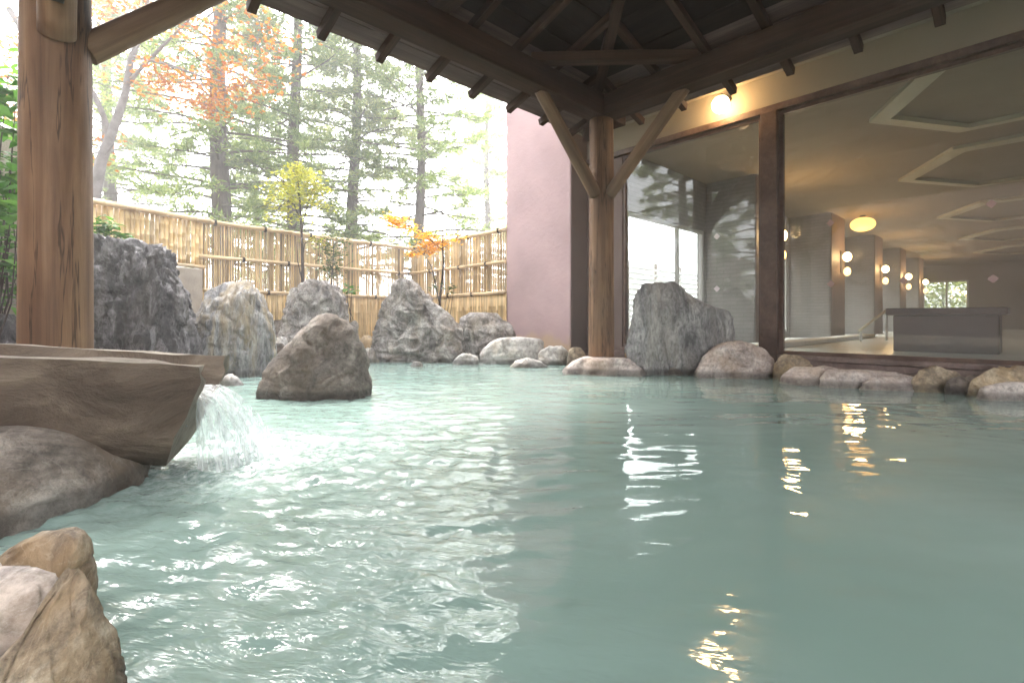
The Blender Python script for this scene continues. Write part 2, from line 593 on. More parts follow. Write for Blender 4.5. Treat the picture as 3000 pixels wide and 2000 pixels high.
# breath of condensation on the pane, denser towards the sill
fg = nt.nodes.new('ShaderNodeBsdfTranslucent')
fg.inputs['Color'].default_value = (0.8, 0.82, 0.85, 1)
fd = nt.nodes.new('ShaderNodeBsdfDiffuse')
fd.inputs['Color'].default_value = (0.75, 0.77, 0.8, 1)
f2_ = nt.nodes.new('ShaderNodeMixShader')
nt.links.new(fg.outputs[0], f2_.inputs[1])
nt.links.new(fd.outputs[0], f2_.inputs[2])
gp = nt.nodes.new('ShaderNodeNewGeometry')
sx = nt.nodes.new('ShaderNodeSeparateXYZ')
nt.links.new(gp.outputs['Position'], sx.inputs[0])
hz_ = nt.nodes.new('ShaderNodeMapRange')
hz_.inputs['From Min'].default_value = 0.2
hz_.inputs['From Max'].default_value = 2.3
hz_.inputs['To Min'].default_value = 0.065
hz_.inputs['To Max'].default_value = 0.022
nt.links.new(sx.outputs[2], hz_.inputs['Value'])
nf = noise(nt, coords(nt, (1.2, 1.2, 0.5), False), 1.1, 4, 0.5)
mm = nt.nodes.new('ShaderNodeMath')
mm.operation = 'MULTIPLY'
nt.links.new(hz_.outputs[0], mm.inputs[0])
nr_ = ramp(nt, [(0.3, (0.45, 0.45, 0.45)), (0.65, (1.4, 1.4, 1.4))])
nt.links.new(nf, nr_.inputs[0])
nt.links.new(nr_.outputs[0], mm.inputs[1])
mx2 = nt.nodes.new('ShaderNodeMixShader')
nt.links.new(mm.outputs[0], mx2.inputs[0])
nt.links.new(mx.outputs[0], mx2.inputs[1])
nt.links.new(f2_.outputs[0], mx2.inputs[2])
nt.links.new(mx2.outputs[0], nt.nodes['Material Output'].inputs['Surface'])
MT['glass'] = m

# tiled interior wall
m, nt, b = nodes_of('indoor_wall_tile')
br = nt.nodes.new('ShaderNodeTexBrick')
br.inputs['Scale'].default_value = 1.0
br.inputs['Brick Width'].default_value = 0.22
br.inputs['Row Height'].default_value = 0.065
br.inputs['Mortar Size'].default_value = 0.005
br.inputs['Color1'].default_value = (0.2, 0.19, 0.185, 1)
br.inputs['Color2'].default_value = (0.23, 0.22, 0.215, 1)
br.inputs['Mortar'].default_value = (0.14, 0.135, 0.13, 1)
g = nt.nodes.new('ShaderNodeNewGeometry')
sx = nt.nodes.new('ShaderNodeSeparateXYZ')
cb = nt.nodes.new('ShaderNodeCombineXYZ')
ad = nt.nodes.new('ShaderNodeMath')
nt.links.new(g.outputs['Position'], sx.inputs[0])
nt.links.new(sx.outputs[0], ad.inputs[0])
nt.links.new(sx.outputs[1], ad.inputs[1])
nt.links.new(ad.outputs[0], cb.inputs[0])
nt.links.new(sx.outputs[2], cb.inputs[1])
nt.links.new(cb.outputs[0], br.inputs['Vector'])
nt.links.new(br.outputs['Color'], b.inputs['Base Color'])
b.inputs['Roughness'].default_value = 0.45
bump(nt, b, br.outputs['Fac'], -0.3, 0.004)
MT['tile'] = m

# milky hot-spring water
m, nt, b = nodes_of('milky_spring_water')
g = nt.nodes.new('ShaderNodeNewGeometry')
f = noise(nt, g.outputs['Position'], 0.9, 3, 0.5, 0.4)
c = ramp(nt, [(0.32, (0.165, 0.243, 0.216)), (0.68, (0.22, 0.3, 0.272))])
nt.links.new(f, c.inputs[0])
at_ = nt.nodes.new('ShaderNodeAttribute')
at_.attribute_name = 'foam'
fo = noise(nt, g.outputs['Position'], 34, 6, 0.75)
ml = nt.nodes.new('ShaderNodeMath')
ml.operation = 'MULTIPLY'
nt.links.new(at_.outputs['Fac'], ml.inputs[0])
fr_ = ramp(nt, [(0.42, (0, 0, 0)), (0.62, (1, 1, 1))])
nt.links.new(fo, fr_.inputs[0])
nt.links.new(fr_.outputs[0], ml.inputs[1])
nt.links.new(mixc(nt, ml.outputs[0], c.outputs[0], (0.75, 0.82, 0.8)), b.inputs['Base Color'])
b.inputs['Roughness'].default_value = 0.02
# fine wind-like ripples where the splash has stirred the surface
ra = nt.nodes.new('ShaderNodeAttribute')
ra.attribute_name = 'stir'
mp = nt.nodes.new('ShaderNodeMapping')
mp.inputs['Rotation'].default_value = (0, 0, R(90) - TH + R(12))
nt.links.new(g.outputs['Position'], mp.inputs['Vector'])
mp2 = nt.nodes.new('ShaderNodeMapping')
mp2.inputs['Scale'].default_value = (9.0, 26.0, 1.0)
nt.links.new(mp.outputs[0], mp2.inputs['Vector'])
rf = noise(nt, mp2.outputs[0], 1.0, 3, 0.55, 0.5)
rm = nt.nodes.new('ShaderNodeMath')
rm.operation = 'MULTIPLY'
nt.links.new(ra.outputs['Fac'], rm.inputs[0])
nt.links.new(rf, rm.inputs[1])
bump(nt, b, rm.outputs[0], 1.0, 0.011)
b.inputs['IOR'].default_value = 1.41
b.inputs['Specular IOR Level'].default_value = 0.5
MT['water'] = m

# clear falling water
m, nt, b = nodes_of('clear_falling_water')
b.inputs['Base Color'].default_value = (0.9, 0.93, 0.94, 1)
b.inputs['Roughness'].default_value = 0.03
b.inputs['IOR'].default_value = 1.333
tp = nt.nodes.new('ShaderNodeBsdfTransparent')
tp.inputs['Color'].default_value = (0.985, 0.995, 0.995, 1)
v = coords(nt, (1, 1, 1), False)
f = noise(nt, coords(nt, (26, 26, 3.5), False), 1.6, 5, 0.6)
c = ramp(nt, [(0.38, (0.1, 0.1, 0.1)), (0.72, (0.6, 0.6, 0.6))])
nt.links.new(f, c.inputs[0])
mx = nt.nodes.new('ShaderNodeMixShader')
nt.links.new(c.outputs[0], mx.inputs[0])
nt.links.new(tp.outputs[0], mx.inputs[1])
nt.links.new(b.outputs[0], mx.inputs[2])
nt.links.new(mx.outputs[0], nt.nodes['Material Output'].inputs['Surface'])
bump(nt, b, f, 0.6, 0.01)
MT['stream'] = m

# soil and gravel
m, nt, b = nodes_of('garden_soil')
f = noise(nt, coords(nt, (1, 1, 1), False), 3.0, 10, 0.7)
c = ramp(nt, [(0.3, (0.08, 0.065, 0.045)), (0.55, (0.17, 0.14, 0.1)), (0.75, (0.27, 0.235, 0.18))])
nt.links.new(f, c.inputs[0])
nt.links.new(c.outputs[0], b.inputs['Base Color'])
b.inputs['Roughness'].default_value = 0.95
bump(nt, b, noise(nt, coords(nt, (1, 1, 1), False), 45, 6, 0.7), 0.9, 0.02)
MT['soil'] = m

MT['globe'] = emit('lit_warm_globe', (1.0, 0.64, 0.3), 6.0)
MT['bulb'] = emit('lit_sconce_shade', (1.0, 0.66, 0.3), 1.8)
MT['bulb_low'] = emit('dim_sconce_shade', (1.0, 0.55, 0.2), 0.5)
MT['ceil_lamp'] = emit('amber_ceiling_shade', (1.0, 0.52, 0.12), 0.3)

# ------------------------------------------------------------------ ground and water
POOL_AB = [(-1.05, -1.2), (-1.12, 0.5), (-1.3, 1.15), (-1.5, 1.7), (-2.0, 2.3), (-2.35, 3.2), (-2.6, 4.0), (-2.75, 4.75),
           (-2.1, 5.0), (-1.95, 5.7), (-1.5, 6.3), (-0.5, 6.55), (0.15, 6.5), (0.55, 6.1), (0.95, 5.7)]
POOL = [tuple(cw(a, b)[:2]) for a, b in POOL_AB] + [(4.98, 3.2), (5.02, 2.0), (5.05, -5.0), (-1.0, -5.0)]
PA = np.array(POOL)


def pool_dist(x, y):
    """signed distance to the shore: negative in the pool"""
    P = np.stack([x, y], 1)
    best = np.full(len(P), 1e9)
    inside = np.zeros(len(P), bool)
    n = len(PA)
    for i in range(n):
        a, b_ = PA[i], PA[(i + 1) % n]
        e = b_ - a
        w = P - a
        t = np.clip((w @ e) / (e @ e), 0, 1)
        best = np.minimum(best, np.linalg.norm(w - t[:, None] * e, axis=1))
        cond = (a[1] > P[:, 1]) != (b_[1] > P[:, 1])
        xi = a[0] + (P[:, 1] - a[1]) / (b_[1] - a[1] + 1e-12) * e[0]
        inside ^= cond & (P[:, 0] < xi)
    return np.where(inside, -best, best)


def grid_mesh(name, xs, ys, zf, smooth=True):
    X, Y = np.meshgrid(xs, ys, indexing='ij')
    Z = zf(X.ravel(), Y.ravel())
    V = np.stack([X.ravel(), Y.ravel(), Z], 1)
    nx, ny = len(xs), len(ys)
    I = np.arange(nx * ny).reshape(nx, ny)
    F = np.stack([I[:-1, :-1].ravel(), I[1:, :-1].ravel(), I[1:, 1:].ravel(), I[:-1, 1:].ravel()], 1)
    return fast_mesh(name, V, F, smooth)


def ground_z(x, y):
    d = pool_dist(x, y)
    t = np.clip((d + 0.12) / 0.3, 0, 1)
    t = t * t * (3 - 2 * t)
    p = np.stack([x, y, 0 * x], 1)
    hi = 0.07 + 0.05 * np.clip(d, 0, 3) + 0.02 * fbm(p * 2.2, 5, 3)
    hi = np.where(x > 4.95, np.minimum(hi, 0.06), hi)
    far = np.clip((np.hypot(x, y) - 14) / 10, 0, 1)
    hi = hi * (1 - far) + 0.1 * far
    return -0.75 + t * (hi + 0.75)


gx = np.concatenate([[-400, -120, -50, -25, -14], np.arange(-9, 9.01, 0.11), [14, 25, 40, 60, 120, 400]])
ground = link('ground', grid_mesh('ground', gx, gx, ground_z), MT['soil'])
tag(ground, 'brown soil and gravel of the garden round the pool', None, None, 'structure')

SPL = cw(-1.03, 1.96)                       # where the stream lands


def water_z(x, y):
    p = np.stack([x, y, 0 * x], 1)
    a = x * ST - y * CT                      # sideways seen from the camera
    bb = x * CT + y * ST
    rs = np.hypot(x - SPL.x, y - SPL.y)
    near = np.exp(-rs / 1.15)
    left = 1 / (1 + np.exp((a - 0.02 - 0.12 * bb) / 0.16))
    act = np.clip(0.16 + 0.75 * left * np.exp(-np.maximum(rs - 0.8, 0) / 2.4) + 0.5 * near, 0, 1.5)
    warp = 0.12 * fbm(p * 1.3, 50, 2)
    q = np.stack([(a + warp) * 1.0, bb + 0.5 * warp, 0 * a], 1)
    z = 0.0058 * act * fbm(q * np.array((5.0, 12.0, 1)), 11, 2)
    z = z + 0.0042 * act * left * ridged(q * np.array((8.5, 22.0, 1)) + 3.3, 21, 2)
    z = z + 0.0013 * act * fbm(q * np.array((19, 44, 1)), 31, 2)
    z = z + 0.0045 * fbm(np.stack([a * 0.8, bb * 2.1, 0 * a], 1), 41, 2)
    z = z + 0.006 * np.exp(-rs / 0.5) * np.sin(rs * 62) * np.clip(rs / 0.12, 0, 1)
    z = z + 0.016 * np.exp(-(rs / 0.16) ** 2) * (0.5 + fbm(p * 14, 61, 3))
    return z


xs = np.concatenate([np.arange(-2.6, -0.6, 0.06), np.arange(-0.6, 5.35, 0.0155)])
ys = np.concatenate([np.arange(-5.0, -0.6, 0.08), np.arange(-0.6, 3.4, 0.0155), np.arange(3.4, 6.9, 0.022)])
wm = grid_mesh('pool_water', xs, ys, water_z)
co = np.empty(len(wm.vertices) * 3, np.float32)
wm.vertices.foreach_get('co', co)
co = co.reshape(-1, 3)
rs = np.hypot((co[:, 0] - SPL.x), (co[:, 1] - SPL.y))
fa = wm.attributes.new('foam', 'FLOAT', 'POINT')
fa.data.foreach_set('value', (np.exp(-(rs / 0.36) ** 2) * 0.95).astype(np.float32))
wa_ = co[:, 0] * ST - co[:, 1] * CT
wb_ = co[:, 0] * CT + co[:, 1] * ST
lf_ = 1 / (1 + np.exp((wa_ - 0.03 - 0.1 * wb_) / 0.14))
fa = wm.attributes.new('stir', 'FLOAT', 'POINT')
fa.data.foreach_set('value', (0.015 + 0.5 * lf_ * np.exp(-np.maximum(rs - 1.2, 0) / 2.6)).astype(np.float32))
water = link('pool_water', wm, MT['water'])
tag(water, 'milky turquoise hot spring water with ripples', None, None, 'structure')

# ------------------------------------------------------------------ the pavilion
PX0, PX1, PY0, PY1 = 0.015, 4.21, -1.08, 3.14
BZ0, BZ1 = 2.63, 2.85                       # underside and top of the main beams
OV_L, OV_R = 0.61, 0.52                     # eave overhangs
SL = 0.30
pav = thing('pavilion', 'open timber pavilion with log posts and dark boarded roof over the pool', 'pavilion', (2.1, 1.03, 0))
EX0, EX1, EY0, EY1 = PX0 - OV_L, PX1 + OV_R, PY0 - OV_L, PY1 + OV_L
CX, CY = 2.1, 1.03
posts = {}
for k, (x, y, zb) in enumerate(((PX0, PY1, -0.2), (PX1, PY1, 0.1), (PX1, PY0, -0.2), (PX0, PY0, -0.2))):
    posts[k] = log('post', (x, y, zb), (x, y, BZ0), 0.134, 0.123, MT['post'], pav, 40, 3 + k, 40, 0.018)
    sx, sy = (1 if x < CX else -1), (1 if y < CY else -1)
    e = 0.1
    b1 = log('brace', (x + sx * e, y, 1.84), (x + sx * 0.93, y, BZ0 + 0.03), 0.066, 0.058, MT['brace'], pav, 20, 11 + k, 14)
    b2 = log('brace', (x, y + sy * e, 1.84), (x, y + sy * 0.93, BZ0 + 0.03), 0.066, 0.058, MT['brace'], pav, 20, 31 + k, 14)
# iron plugs on the braces of the post beside the trough
boxo('bolt', PX0 - 0.022, PX0 + 0.022, PY1 - 0.335, PY1 - 0.29, 1.895, 1.94, MT['bolt'], pav, 0.003)
for (p0, p1) in (((PX0 - 0.3, PY1, 0), (PX1 + 0.3, PY1, 0)), ((PX0 - 0.3, PY0, 0), (PX1 + 0.3, PY0, 0))):
    bar('beam', (p0[0], p0[1], (BZ0 + BZ1) / 2), (p1[0], p1[1], (BZ0 + BZ1) / 2), 0.2, BZ1 - BZ0, MT['beam'], pav)
for x in (PX0, PX1):
    bar('beam', (x, PY0 + 0.101, (BZ0 + BZ1) / 2 - 0.004), (x, PY1 - 0.101, (BZ0 + BZ1) / 2 - 0.004), 0.196, BZ1 - BZ0, MT['beam'], pav)
bar('tie_beam', (2.12, PY0, BZ1 + 0.075), (2.12, PY1, BZ1 + 0.075), 0.15, 0.15, MT['beam'], pav)
bar('tie_beam', (PX0, CY, BZ1 + 0.232), (PX1, CY, BZ1 + 0.232), 0.15, 0.15, MT['beam'], pav)
for (xa, ya, xb, yb) in ((PX1 - 1.05, PY1, PX1, PY1 - 1.05), (PX0 + 1.05, PY1, PX0, PY1 - 1.05), (PX1 - 1.05, PY0, PX1, PY0 + 1.05), (PX0 + 1.05, PY0, PX0, PY0 + 1.05)):
    bar('corner_tie', (xa, ya, BZ1 + 0.046), (xb, yb, BZ1 + 0.046), 0.1, 0.09, MT['beam'], pav)
ZE = 2.70                                   # underside of the rafters at the outer eave
APEX = ZE + SL * (EY1 - CY)


def roof_z(x, y, side):
    if side in 'NS':
        return ZE + SL * ((EY1 - y) if side == 'N' else (y - EY0))
    k = (EY1 - CY) / (EX1 - CX) if side == 'E' else (EY1 - CY) / (CX - EX0)
    return ZE + SL * k * ((EX1 - x) if side == 'E' else (x - EX0))


RAF_H = 0.07
for side in 'NESW':
    ctr = 2.0 if side in 'NS' else 1.0
    step = 0.49 if side in 'NS' else 0.5
    for k in range(-7, 8):
        s = ctr + k * step
        lo, hi = (EX0, EX1) if side in 'NS' else (EY0, EY1)
        if not lo + 0.12 < s < hi - 0.12:
            continue
        # how far up the slope until the hip
        if side in 'NS':
            fr_ = (s - EX0) / (CX - EX0) if s < CX else (EX1 - s) / (EX1 - CX)
            ye = EY1 if side == 'N' else EY0
            out = 0.035 if side == 'N' else -0.035
            yi = ye + (CY - ye) * min(fr_, 0.97)
            p0 = (s, ye + out, roof_z(0, ye + out, side) + RAF_H / 2)
            p1 = (s, yi, roof_z(0, yi, side) + RAF_H / 2)
        else:
            fr_ = (s - EY0) / (CY - EY0) if s < CY else (EY1 - s) / (EY1 - CY)
            xe = EX1 if side == 'E' else EX0
            out = 0.035 if side == 'E' else -0.035
            xi = xe + (CX - xe) * min(fr_, 0.97)
            p0 = (xe + out, s, roof_z(xe + out, 0, side) + RAF_H / 2)
            p1 = (xi, s, roof_z(xi, 0, side) + RAF_H / 2)
        if (Vector(p1) - Vector(p0)).length > 0.2:
            bar('rafter', p0, p1, 0.062, RAF_H, MT['beam'], pav, 0.004)
for (x, y) in ((EX0, EY0), (EX1, EY0), (EX1, EY1), (EX0, EY1)):
    bar('hip_rafter', (x, y, ZE + 0.045), (CX, CY, APEX + 0.045), 0.1, 0.11, MT['beam'], pav)
# roof planks: every course of every side, laid on the rafters
NB = 16
for side in 'NESW':
    for k in range(NB):
        t0, t1 = k / NB, (k + 1) / NB - 0.0012
        if k == NB - 1:
            t1 = 0.995
        lift = RAF_H + 0.003 * (k % 2)
        c0 = {'N': ((EX0, EY1), (EX1, EY1)), 'S': ((EX1, EY0), (EX0, EY0)), 'E': ((EX1, EY1), (EX1, EY0)), 'W': ((EX0, EY0), (EX0, EY1))}[side]
        q = []
        for t in (t0, t1):
            for (cx_, cy_) in c0:
                q.append(Vector((cx_ + (CX - cx_) * t, cy_ + (CY - cy_) * t, ZE + (APEX - ZE) * t + lift)))
        mid = sum(q, Vector()) / 4
        vs = [p - mid for p in (q[0], q[1], q[3], q[2])]
        vs = vs + [p + Vector((0, 0, 0.018)) for p in vs]
        me = bpy.data.meshes.new('roof_plank')
        # turn so that the plank's length is its own X axis
        M4 = axis_matrix(mid - (q[1] - q[0]) / 2, mid + (q[1] - q[0]) / 2)
        inv = M4.to_3x3().inverted()
        me.from_pydata([tuple(inv @ p) for p in vs], [], [(0, 1, 2, 3), (7, 6, 5, 4), (0, 4, 5, 1), (1, 5, 6, 2), (2, 6, 7, 3), (3, 7, 4, 0)])
        o = link('roof_plank', me, MT['plank_lit'] if k < 4 else MT['board'])  # outer courses painted lighter, as lit from the ground
        o.matrix_world = M4
        own(o, pav)
for (p0, p1) in (((EX0, EY1 - 0.02), (EX1, EY1 - 0.02)), ((EX1 - 0.02, EY0), (EX1 - 0.02, EY1 - 0.05)), ((EX0, EY0 + 0.02), (EX1 - 0.05, EY0 + 0.02)), ((EX0 + 0.02, EY0 + 0.05), (EX0 + 0.02, EY1 - 0.05))):
    bar('eave_board', (*p0, ZE + RAF_H + 0.045), (*p1, ZE + RAF_H + 0.045), 0.1, 0.03, MT['beam'], pav, 0.003)
# the roofing over the planks
mb = MB()
zt = RAF_H + 0.03
for side in range(4):
    cs = [(EX0 - 0.04, EY0 - 0.04), (EX1 + 0.04, EY0 - 0.04), (EX1 + 0.04, EY1 + 0.04), (EX0 - 0.04, EY1 + 0.04)]
    a_, b_ = cs[side], cs[(side + 1) % 4]
    mb.add([(*a_, ZE + zt + 0.005), (*b_, ZE + zt + 0.005), (CX, CY, APEX + zt + 0.01), (*a_, ZE + zt + 0.045), (*b_, ZE + zt + 0.045), (CX, CY, APEX + zt + 0.06)],
           [(0, 2, 1), (3, 4, 5), (0, 1, 4, 3), (1, 2, 5, 4), (2, 0, 3, 5)])
link('roof_covering', mb.mesh('roof_covering'), MT['brown_wall'], pav)

# ------------------------------------------------------------------ the bathhouse
XW = 5.3
house = thing('bathhouse', 'bathhouse with mauve plaster wing and tall plate windows beside the pool', 'building', (XW, 1.0, 0))
boxo('wing_wall', 4.98, 5.6, 4.212, 5.47, -0.1, 5.6, MT['mauve'], house, 0.012)
boxo('return_panel', 4.984, 5.45, 4.2, 4.21, -0.1, 5.2, MT['brown_wall'], house, 0)
boxo('jamb_panel', XW, XW + 0.15, 3.63, 4.197, 0.0, 2.62, MT['brown_wall'], house)
boxo('header_wall', XW, XW + 0.2, -6.0, 4.195, 2.7, 5.2, MT['cream'], house)
boxo('header_trim', XW - 0.03, XW + 0.15, -6.0, 4.195, 2.63, 2.697, MT['frame'], house)
boxo('mullion', XW - 0.05, XW + 0.12, 1.785, 1.94, 0.0, 2.628, MT['frame'], house)
boxo('mullion', XW - 0.05, XW + 0.12, -2.6, -2.45, 0.0, 2.628, MT['frame'], house)
SZ = 0.2
boxo('window_sill', XW - 0.06, XW + 0.12, -6.0, 1.78, SZ - 0.045, SZ, MT['siding'], house)
boxo('window_sill', XW - 0.06, XW + 0.12, 1.945, 3.625, SZ - 0.045, SZ, MT['siding'], house)
for k in range(3):
    z1 = SZ - 0.05 - k * 0.062
    for (y0, y1) in ((-6.0, 1.775), (1.95, 4.19)):
        boxo('siding_plank', XW - 0.05 - 0.006 * k, XW + 0.05, y0, y1, z1 - 0.056, z1, MT['siding'], house, 0.004)


def window(parent, ax, fixed, u0, u1, z0, z1, fw, mat, depth=0.05, mull=()):
    """frame of four members (plus mullions) with its panes; ax 'x': the wall runs along Y at X = fixed"""
    mb = MB()

    def bx(a0, a1, c0, c1, dd):
        if ax == 'x':
            mb.box(fixed - dd / 2, fixed + dd / 2, a0, a1, c0, c1)
        else:
            mb.box(a0, a1, fixed - dd / 2, fixed + dd / 2, c0, c1)
    bx(u0, u0 + fw, z0, z1, depth)
    bx(u1 - fw, u1, z0, z1, depth)
    bx(u0 + fw, u1 - fw, z1 - fw, z1, depth * 0.96)
    bx(u0 + fw, u1 - fw, z0, z0 + fw, depth * 0.96)
    cuts = [u0 + fw]
    for mu in mull:
        bx(mu - fw / 2, mu + fw / 2, z0 + fw, z1 - fw, depth * 0.9)
        cuts += [mu - fw / 2, mu + fw / 2]
    cuts.append(u1 - fw)
    f = link('window_frame', mb.mesh('window_frame'), mat, parent)
    for i in range(0, len(cuts), 2):
        p = MB()
        if ax == 'x':
            p.box(fixed - 0.004, fixed + 0.004, cuts[i] + 0.001, cuts[i + 1] - 0.001, z0 + fw + 0.001, z1 - fw - 0.001)
        else:
            p.box(cuts[i] + 0.001, cuts[i + 1] - 0.001, fixed - 0.004, fixed + 0.004, z0 + fw + 0.001, z1 - fw - 0.001)
        link('pane', p.mesh('pane'), MT['glass'], f)
    return f


fl = window(house, 'x', XW + 0.04, 1.942, 3.628, SZ + 0.002, 2.627, 0.035, MT['frame'])
frt = window(house, 'x', XW + 0.04, -2.448, 1.783, SZ + 0.002, 2.627, 0.035, MT['frame'])


def decal(x, y, s, mat, parent):
    r = (x - 1176) / FPX
    d = (XW + 0.03) / (r * ST + CT)
    p = cw(r * d, d, HC + (733 - y) / FPX * d)
    me = MB().add([(0, 0, s), (0, -s, 0), (0, 0, -s), (0, s, 0), (0.002, 0, s), (0.002, -s, 0), (0.002, 0, -s), (0.002, s, 0)],
                  [(0, 1, 2, 3), (7, 6, 5, 4), (0, 4, 5, 1), (1, 5, 6, 2), (2, 6, 7, 3), (3, 7, 4, 0)]).mesh('window_decal')
    link('window_decal', me, mat, parent, (XW + 0.0335, p.y, p.z))


for (x, y) in ((1646, 543), (1646, 663)):
    decal(x, y, 0.036, MT['decal'], fl)
for (x, y) in ((1907, 512), (1908, 652), (2075, 644), (2281, 640), (2277, 468)):
    decal(x, y, 0.034, MT['decal_pink'], frt)

boxo('unseen_block_eave', 4.45, XW - 0.002, -6.0, 4.2, 3.0, 3.2, MT['cream'], house, 0.01)  # unseen eave added and set low to keep sky light off the wall
boxo('rear_block_wall', -2.2, XW - 0.002, -6.3, -6.1, -0.5, 2.2, MT['cream'], house, 0.01)  # unseen wall added behind the camera to hold back sky light
# inside
WY = 3.9                                     # the long indoor wall with the bays
FX = 28.0
boxo('indoor_floor', XW + 0.13, FX, -4.0, WY - 0.002, 0.0, SZ - 0.06, MT['floor'], house, 0)
boxo('ceiling', XW + 0.2, FX, -4.0, WY + 0.2, 2.86, 3.0, MT['ceil'], house, 0)
boxo('indoor_wall', XW + 0.15, FX + 0.2, -4.2, -4.0, -0.1, 3.1, MT['cream'], house, 0)
# long wall: spandrels, heads and piers between the windows
WZ0, WZ1 = 0.27, 2.05
wins = [(5.62, 8.15), (10.6, 12.2), (14.6, 16.3), (18.3, 19.9), (21.9, 23.5)]
edges = [XW + 0.15] + [e for w in wins for e in w] + [FX]
for i in range(0, len(edges), 2):
    boxo('indoor_wall', edges[i], edges[i + 1], WY, WY + 0.15, -0.1, 2.858, MT['tile'], house, 0)
for (u0, u1) in wins:
    boxo('indoor_wall', u0, u1, WY, WY + 0.15, -0.1, WZ0, MT['tile'], house, 0)
    boxo('indoor_wall', u0, u1, WY, WY + 0.15, WZ1, 2.858, MT['tile'], house, 0)
    window(house, 'y', WY + 0.06, u0, u1, WZ0, WZ1, 0.05, MT['white_frame'], 0.06, (u0 + (u1 - u0) * 0.66,))
PIER_Y = 3.1
for (u0, u1) in ((8.17, 9.3), (12.3, 13.4), (16.4, 17.4), (20.0, 21.0), (23.6, 24.6)):
    boxo('pier', u0, u1, PIER_Y, WY - 0.002, 0.0, 2.858, MT['tile'], house, 0.01)
    boxo('pier_facing', u0 + 0.02, u1 - 0.02, PIER_Y - 0.02, PIER_Y - 0.001, 0.14, 2.856, MT['brown_wall'], house, 0.003)
# end wall with its window
boxo('indoor_wall', FX, FX + 0.2, -4.0, 2.05, -0.1, 3.0, MT['cream'], house, 0)
boxo('indoor_wall', FX, FX + 0.2, 3.55, WY + 0.15, -0.1, 3.0, MT['cream'], house, 0)
boxo('indoor_wall', FX, FX + 0.2, 2.05, 3.55, -0.1, 0.95, MT['cream'], house, 0)
boxo('indoor_wall', FX, FX + 0.2, 2.05, 3.55, 2.2, 3.0, MT['cream'], house, 0)
window(house, 'x', FX + 0.1, 2.05, 3.55, 0.95, 2.2, 0.06, MT['white_frame'], 0.08, (2.75,))
# hexagonal ceiling frames
for cx_ in (5.95 + 0.95, 10.2, 14.6, 18.9, 23.2):
    rr = 1.6 if cx_ > 7 else 1.35
    mb = MB()
    cy_ = 0.0
    ring = []
    for (r0, z0) in ((rr, 2.8585), (rr, 2.815), (rr - 0.2, 2.80), (rr - 0.2, 2.8585)):
        ring.append([(cx_ + r0 * math.sin(k * math.pi / 3), cy_ + r0 * math.cos(k * math.pi / 3), z0) for k in range(6)])
    vs = [p for r in ring for p in r]
    fs = [(i * 6 + k, i * 6 + (k + 1) % 6, (i + 1) * 6 + (k + 1) % 6, (i + 1) * 6 + k) for i in range(3) for k in range(6)]
    f = link('ceiling_frame', mb.add(vs, fs).mesh('ceiling_frame'), MT['coffer'], house)
    p = [(cx_ + (rr - 0.202) * math.sin(k * math.pi / 3), cy_ + (rr - 0.202) * math.cos(k * math.pi / 3), 2.853) for k in range(6)]
    p += [(x, y, 2.857) for x, y, z in p]
    link('ceiling_panel', MB().add(p, [(0, 1, 2, 3, 4, 5), (11, 10, 9, 8, 7, 6)] + [(k, 6 + k, 6 + (k + 1) % 6, (k + 1) % 6) for k in range(6)]).mesh('ceiling_panel'), MT['coffer_in'], f)
# the roof over the rooms
boxo('flat_roof', XW + 0.21, FX + 0.3, -4.2, WY + 0.4, 3.0, 3.25, MT['brown_wall'], house, 0)

# ------------------------------------------------------------------ indoor things and lamps
ct = thing('bath_counter', 'low dark brown stone block with overhanging top behind the plate window', 'counter', (8.2, 0.8, SZ - 0.06))
boxo('body', 7.95, 8.5, 0.32, 1.3, SZ - 0.06, 0.60, MT['counter'], ct, 0.01)
boxo('top_slab', 7.88, 8.57, 0.25, 1.37, 0.602, 0.69, MT['counter'], ct, 0.012)
tb = thing('indoor_bath_edge', 'long pale stone kerb of the indoor bath behind the window', 'kerb', (9.0, 2.0, SZ - 0.06))
for k in range(6):
    boxo('kerb_stone', 6.2 + k * 1.2, 6.2 + k * 1.2 + 1.19, 2.5, 2.78, SZ - 0.06, SZ + 0.02, MT['white_frame'], tb, 0.01)
hr = thing('handrail', 'thin pale handrail sloping down beside the dark counter indoors', 'handrail', (11.5, 2.2, SZ - 0.06))
link('rail', MB().tube([(11.9, 2.05, 0.72), (11.0, 2.3, 0.34)], [0.025, 0.025], 8).mesh('rail', True), MT['coffer'], hr)
link('rail_post', MB().tube([(11.9, 2.05, SZ - 0.06), (11.9, 2.05, 0.73)], [0.02, 0.02], 8).mesh('rail_post', True), MT['white_frame'], hr)
link('rail_post', MB().tube([(11.05, 2.29, SZ - 0.06), (11.05, 2.29, 0.38)], [0.02, 0.02], 8).mesh('rail_post', True), MT['white_frame'], hr)


def ball(r, sz=1.0, n=14, m_=20):
    vs, fs = [(0, 0, r * sz)], []
    for i in range(1, n):
        a = math.pi * i / n
        for k in range(m_):
            b_ = 2 * math.pi * k / m_
            vs.append((r * math.sin(a) * math.cos(b_), r * math.sin(a) * math.sin(b_), r * sz * math.cos(a)))
    vs.append((0, 0, -r * sz))
    for k in range(m_):
        fs.append((0, 1 + k, 1 + (k + 1) % m_))
        fs.append((len(vs) - 1, 1 + (n - 2) * m_ + (k + 1) % m_, 1 + (n - 2) * m_ + k))
    for i in range(n - 2):
        for k in range(m_):
            fs.append((1 + i * m_ + k, 1 + (i + 1) * m_ + k, 1 + (i + 1) * m_ + (k + 1) % m_, 1 + i * m_ + (k + 1) % m_))
    return MB().add(vs, fs)


